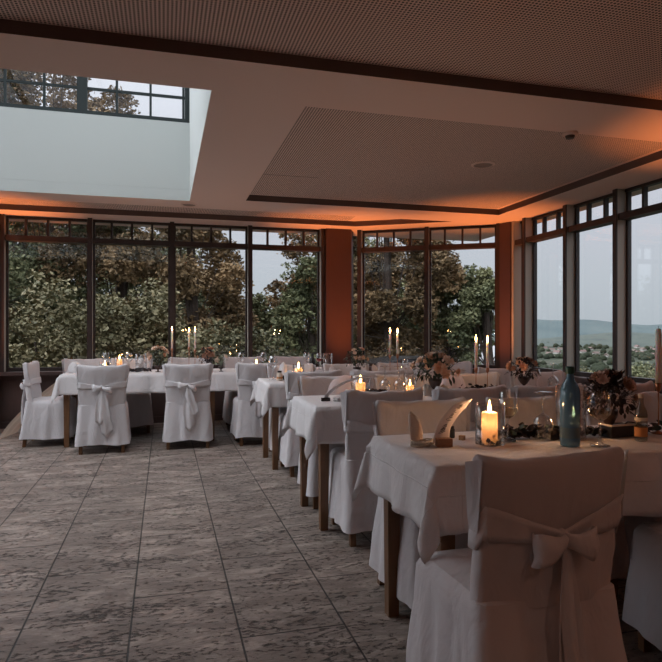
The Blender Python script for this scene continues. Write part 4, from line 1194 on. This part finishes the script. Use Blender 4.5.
def tree(name, base, blobs, n, ls, mat, label, seed, trunk_r=.22, cat='tree', group='trees outside the windows'):
    rs = np.random.RandomState(seed); e = empty(name, base, 0, label, cat, group)
    tot = sum(b[3] ** 2 for b in blobs); V = []
    def unit(a): return a / (np.linalg.norm(a, axis=1, keepdims=True) + 1e-9)
    for (bx_, by_, bz_, br_) in blobs:
        k = int(n * br_ ** 2 / tot); ncl = max(8, k // 26); fill = k // 4
        cl = unit(rs.normal(size=(ncl, 3))) * br_ * rs.uniform(.45, 1.02, (ncl, 1))
        c = cl[rs.randint(0, ncl, k)] + rs.normal(size=(k, 3)) * br_ * .11 * np.array([1, 1, .7])
        c[:fill] = unit(rs.normal(size=(fill, 3))) * br_ * rs.uniform(0, 1, (fill, 1)) ** .5
        c += np.array([bx_, by_, bz_])
        a = unit(rs.normal(size=(k, 3)) * np.array([1, 1, .6])); b2_ = unit(np.cross(a, rs.normal(size=(k, 3))))
        s_ = ls * rs.uniform(.6, 1.3, (k, 1))
        V.append(np.stack([c - a * s_, c + b2_ * s_ * .55, c + a * s_, c - b2_ * s_ * .55], 1).reshape(-1, 3))
    V = np.concatenate(V).astype(np.float32); nq = len(V) // 4
    me = bpy.data.meshes.new('foliage'); me.vertices.add(len(V)); me.vertices.foreach_set('co', V.ravel())
    me.loops.add(len(V)); me.loops.foreach_set('vertex_index', np.arange(len(V), dtype=np.int32))
    me.polygons.add(nq); me.polygons.foreach_set('loop_start', np.arange(0, len(V), 4, dtype=np.int32))
    me.materials.append(LM[mat]); me.update(calc_edges=True); me.validate()
    fo = bpy.data.objects.new('foliage', me); COL.objects.link(fo); fo.parent = e
    t_ = MB(); top = max(b[2] for b in blobs)
    t_.tube([(0, 0, -.5), (.05, .05, top * .3), (-.05, 0, top * .7)], trunk_r, 8, .4)
    for b in blobs:
        t_.tube([(0, 0, top * .25 if top > 1.5 else .1), (b[0] * .5, b[1] * .5, (top * .25 + b[2]) / 2), (b[0], b[1], b[2])], trunk_r * .10, 5, .3)
    t_.build('trunk', bark, e)
def crown(rnd, cx_, w, z0, z1, k):
    out = []
    for i in range(k):
        t_ = i / (k - 1); z = lerp(z0, z1, t_); ww = w * math.sqrt(max(.08, 1 - (1.9 * t_ - .8) ** 2 * .8))
        for j in range(4):
            out.append((rnd.uniform(-ww, ww), rnd.uniform(-ww * .6, ww * .6), z + rnd.uniform(-.4, .4), rnd.uniform(.55, .95) * w * .42))
    return out
rt = random.Random(5)
def xy(u, D): 
    L_ = (u - CX) / FPX * D; return (D * sin(YAW) + L_ * cos(YAW), D * cos(YAW) - L_ * sin(YAW))
def tree_at(u, D, w, z1, mat, label, seed, n=9000, ls=.062, z0=.2, k=7):
    n = int(n * 4.2); x, y = xy(u, D); tree('tall_tree', (x, y, -.8), crown(random.Random(seed), 0, w, z0 + .8, z1 + .8, k), n, ls, mat, label, seed)
tree_at(-40, 15.5, 2.6, 7.5, 'green', 'tall tree at the far left beyond the back windows', 31, 11000)
tree_at(50, 17, 2.6, 9.5, 'brown', 'tall brownish tree behind the leftmost wide pane', 32, 13000)
tree_at(120, 18, 2.5, 6.2, 'green', 'tall tree behind the second wide pane', 33, 12000)
tree_at(192, 16, 1.85, 5.5, 'brown', 'tall tree ending at the open sky in the third and fourth panes', 34, 11000, k=6)
tree_at(252, 20, 1.3, 1.9, 'green', 'lower tree below the open sky gap left of the middle pillar', 35, 5000, k=5)
tree_at(312, 17, 1.15, 2.6, 'green', 'tree just left of the middle pillar, sky on its left', 36, 6500, k=6)
tree_at(342, 19, 2.0, 5.5, 'brown', 'tall tree partly hidden by the middle pillar', 37, 9000)
tree_at(388, 18, 1.7, 6.0, 'brown', 'tall brownish tree filling the left pane of canted window', 38, 12000)
tree_at(446, 19.5, 1.65, 2.9, 'green', 'rounded tree in the right pane of canted window, sky above it', 39, 8000, k=6)
tree_at(488, 18, 1.05, 2.5, 'green', 'smaller tree beside the right pillar in the canted window', 40, 5000, k=5)
for i, (u, D, w, z, lb) in enumerate(((-5, 11.4, 1.1, 1.7, 'leafy bush outside, left of the first wide pane'), (38, 11.0, 1.15, 2.1, 'leafy bush outside the leftmost wide pane, above side-view chair'), (80, 11.8, 1.1, 1.9, 'leafy bush outside behind the first window post'),
                                     (120, 11.0, 1.1, 2.0, 'leafy bush outside the second wide pane'), (160, 11.6, 1.05, 1.8, 'leafy bush outside behind the leftmost taper'), (200, 11.2, 1.0, 1.5, 'leafy bush outside behind the rust bouquet'), (236, 12, .95, 1.1, 'leafy bush outside behind the third window post'),
                                     (275, 12.2, .8, .15, 'low bush outside left of the middle pillar'), (312, 12.4, .7, .15, 'low bush outside at the middle pillar edge'), (352, 13, .7, .05, 'low bush outside at the left of the canted window'))):
    x, y = xy(u, D); bl = [(rt.uniform(-.5, .5) * w, rt.uniform(-.4, .4) * w, rt.uniform(.2, 1) * (z + .45), w * rt.uniform(.45, .62)) for _ in range(10)]
    tree('leafy_bush', (x, y, -.75), bl, 12000, .045, 'bush', lb, 60 + i, .04, 'bush', 'bushes outside the back windows')
for i, (u, D, w, z) in enumerate(((-20, 25, 3.2, 4.5), (30, 24, 3, 4.8), (85, 26, 3.2, 5), (130, 25, 3, 4.6), (170, 25, 2.8, 4.4), (205, 24, 2.4, 3.0), (345, 26, 3.0, 4.5), (395, 26, 3, 4.2), (425, 25, 2.4, 2.8))):
    tree_at(u, D, w, z, 'brown' if i % 2 else 'green', 'tree in the back row of the dense wood outside the tall windows', 140 + i, 4500, .08, .0, 5)
# trees down the slope beyond the right windows
for i, (u, D, w, vt) in enumerate(((531, 70, 3.2, 372), (548, 90, 4.2, 374), (566, 80, 3.6, 378), (590, 95, 5, 366), (604, 70, 3.8, 371), (642, 85, 4.4, 362), (668, 70, 4, 366), (575, 150, 6, 368), (632, 160, 7, 366), (655, 140, 6, 372))):
    x, y = xy(u, D); zt_ = 1.2 - (vt - 331) / FPX * D
    tree('slope_tree', (x, y, zt_ - w * 1.9), crown(random.Random(80 + i), 0, w, w * .4, w * 1.5, 5), 9000, w * .04, 'green' if i % 3 else 'bush',
         'round tree on the slope below the right-hand windows', 80 + i, .4, 'tree', 'trees on the slope below')
m = MB(); rw = random.Random(17)
for k in range(150):
    D = 430 * (6.0 ** rw.random()); a = R(rw.uniform(26, 48)); cx_, cy_ = D * sin(a), D * cos(a); dr = rw.uniform(0, 3.14); ln = rw.uniform(20, 120) * (D / 900)
    for j in range(rw.randint(4, 10)):
        q = rw.uniform(-1, 1) * ln; r_ = rw.uniform(4, 8) * (D / 900) ** .3
        tx, ty = cx_ + q * cos(dr), cy_ + q * sin(dr)
        if any(abs(tx - hx_) < 34 and abs(ty - hy_) < 34 for hx_, hy_ in HP): continue
        m.lathe([(.1, 0), (r_ * .8, r_ * .2), (r_, r_ * .7), (r_ * .75, r_ * 1.3), (.1, r_ * 1.7)], 7, (cx_ + q * cos(dr) + rw.uniform(-8, 8), cy_ + q * sin(dr) + rw.uniform(-8, 8), -62), jit=lambda a, k: rw.uniform(.8, 1.2))
tag(m.build('valley_woodland', pm('woodland_green', [(.35, (.018, .024, .015)), (.65, (.036, .042, .024))], .03), None, True), 'scattered woods and hedgerows down in the valley', 'woodland', kind='stuff')
struct(MB().box(1.6, 6.4, 9.0, 30, -.80, -.735).build('driveway', pmat('pale_gravel', (.24, .235, .22), .95, var=.2, vscale=6)))
# cars parked beyond the canted window
def car(x, y, z, rz, col, label):
    e = empty('parked_car', (x, y, z), rz, label, 'car')
    prof = [(-2.1, .35), (-2.15, .75), (-1.9, .92), (-1.25, .98), (-.75, 1.36), (-.2, 1.46), (.6, 1.46), (1.3, 1.32), (1.95, .98), (2.1, .85), (2.1, .35)]
    m = MB(); n = len(prof); vs = []
    for sgn in (-1, 1):
        for (px_, pz) in prof: vs.append((px_, sgn * (.85 if pz < 1.0 else .68), pz))
    fs = [(i, (i + 1) % n, n + (i + 1) % n, n + i) for i in range(n)] + [tuple(range(n))[::-1], tuple(range(n, 2 * n))]
    m.add(vs, fs); m.build('car_body', pmat('car_paint', col, .25), e, False, True)
    for sgn in (-1, 1):
        g = MB(); g.add([(-.95, sgn * .80, 1.02), (1.45, sgn * .80, 1.02), (1.0, sgn * .70, 1.34), (-.55, sgn * .70, 1.34)], [(0, 1, 2, 3)]); g.build('side_window', M['black'], e)
    for wx in (-1.35, 1.3):
        for sgn in (-1, 1):
            g = MB(); g.lathe([(.32, -.1), (.33, 0), (.32, .1), (.16, .1), (.001, .1)], 18); w = g.build('wheel', M['black'], e, True)
            w.rotation_euler = (pi / 2 * sgn, 0, 0); w.location = (wx, sgn * .78, .33)
x, y = xy(405, 11.3); car(x, y, -.75, -YAW + .1, (.01, .01, .012), 'black car parked outside the canted window, only its roof above the tables')
x, y = xy(466, 23); car(x, y, -.75, -YAW - 1.25, (.42, .42, .43), 'white car parked outside the canted window, behind the twin tapers')

# ------------------------------------------------------------------ sky, camera, view
w = bpy.data.worlds.new('World'); S.world = w; w.use_nodes = True; nt = w.node_tree; nt.nodes.clear()
out = N(nt, 'ShaderNodeOutputWorld'); bg = N(nt, 'ShaderNodeBackground'); tc = N(nt, 'ShaderNodeTexCoord'); sx = N(nt, 'ShaderNodeSeparateXYZ')
L = nt.links.new
L(tc.outputs['Generated'], sx.inputs[0])
cr = N(nt, 'ShaderNodeValToRGB'); e = cr.color_ramp.elements
e[0].position = 0; e[0].color = (.10, .11, .11, 1); e[1].position = 1; e[1].color = (1.15, 1.18, 1.25, 1)
for p_, c_ in ((.495, (.12, .13, .13)), (.502, (.235, .255, .275)), (.54, (.265, .282, .305)), (.60, (.30, .305, .34)), (.70, (.40, .41, .45)), (.82, (.8, .82, .87))):
    k = e.new(p_); k.color = (*c_, 1)
ma = N(nt, 'ShaderNodeMath', operation='MULTIPLY_ADD'); ma.inputs[1].default_value = .5; ma.inputs[2].default_value = .5
L(sx.outputs[2], ma.inputs[0]); L(ma.outputs[0], cr.inputs[0])
# the west (left) half of the sky is brighter after sunset
mr = N(nt, 'ShaderNodeMapRange'); mr.inputs['From Min'].default_value = -1; mr.inputs['From Max'].default_value = -.1; mr.inputs['To Min'].default_value = 4.0; mr.inputs['To Max'].default_value = 1.0
L(sx.outputs[0], mr.inputs[0]); L(cr.outputs[0], bg.inputs[0]); L(mr.outputs[0], bg.inputs[1]); L(bg.outputs[0], out.inputs[0])

cam = bpy.data.cameras.new('camera'); co = bpy.data.objects.new('camera', cam); COL.objects.link(co); S.camera = co
cam.sensor_width = 36; cam.sensor_fit = 'HORIZONTAL'; cam.lens = FPX / 662 * 36; cam.clip_end = 20000; cam.clip_start = .05
co.location = (0, 0, H); co.rotation_euler = (pi / 2, 0, -YAW)
S.view_settings.view_transform = 'Standard'; S.view_settings.look = 'None'; S.view_settings.gamma = 1; S.view_settings.exposure = 1.1
S.view_settings.use_curve_mapping = False
c = S.cycles; c.max_bounces = 8; c.diffuse_bounces = 5; c.glossy_bounces = 4; c.transparent_max_bounces = 32; c.caustics_reflective = False; c.caustics_refractive = False
c.sample_clamp_indirect = 4; c.use_denoising = True
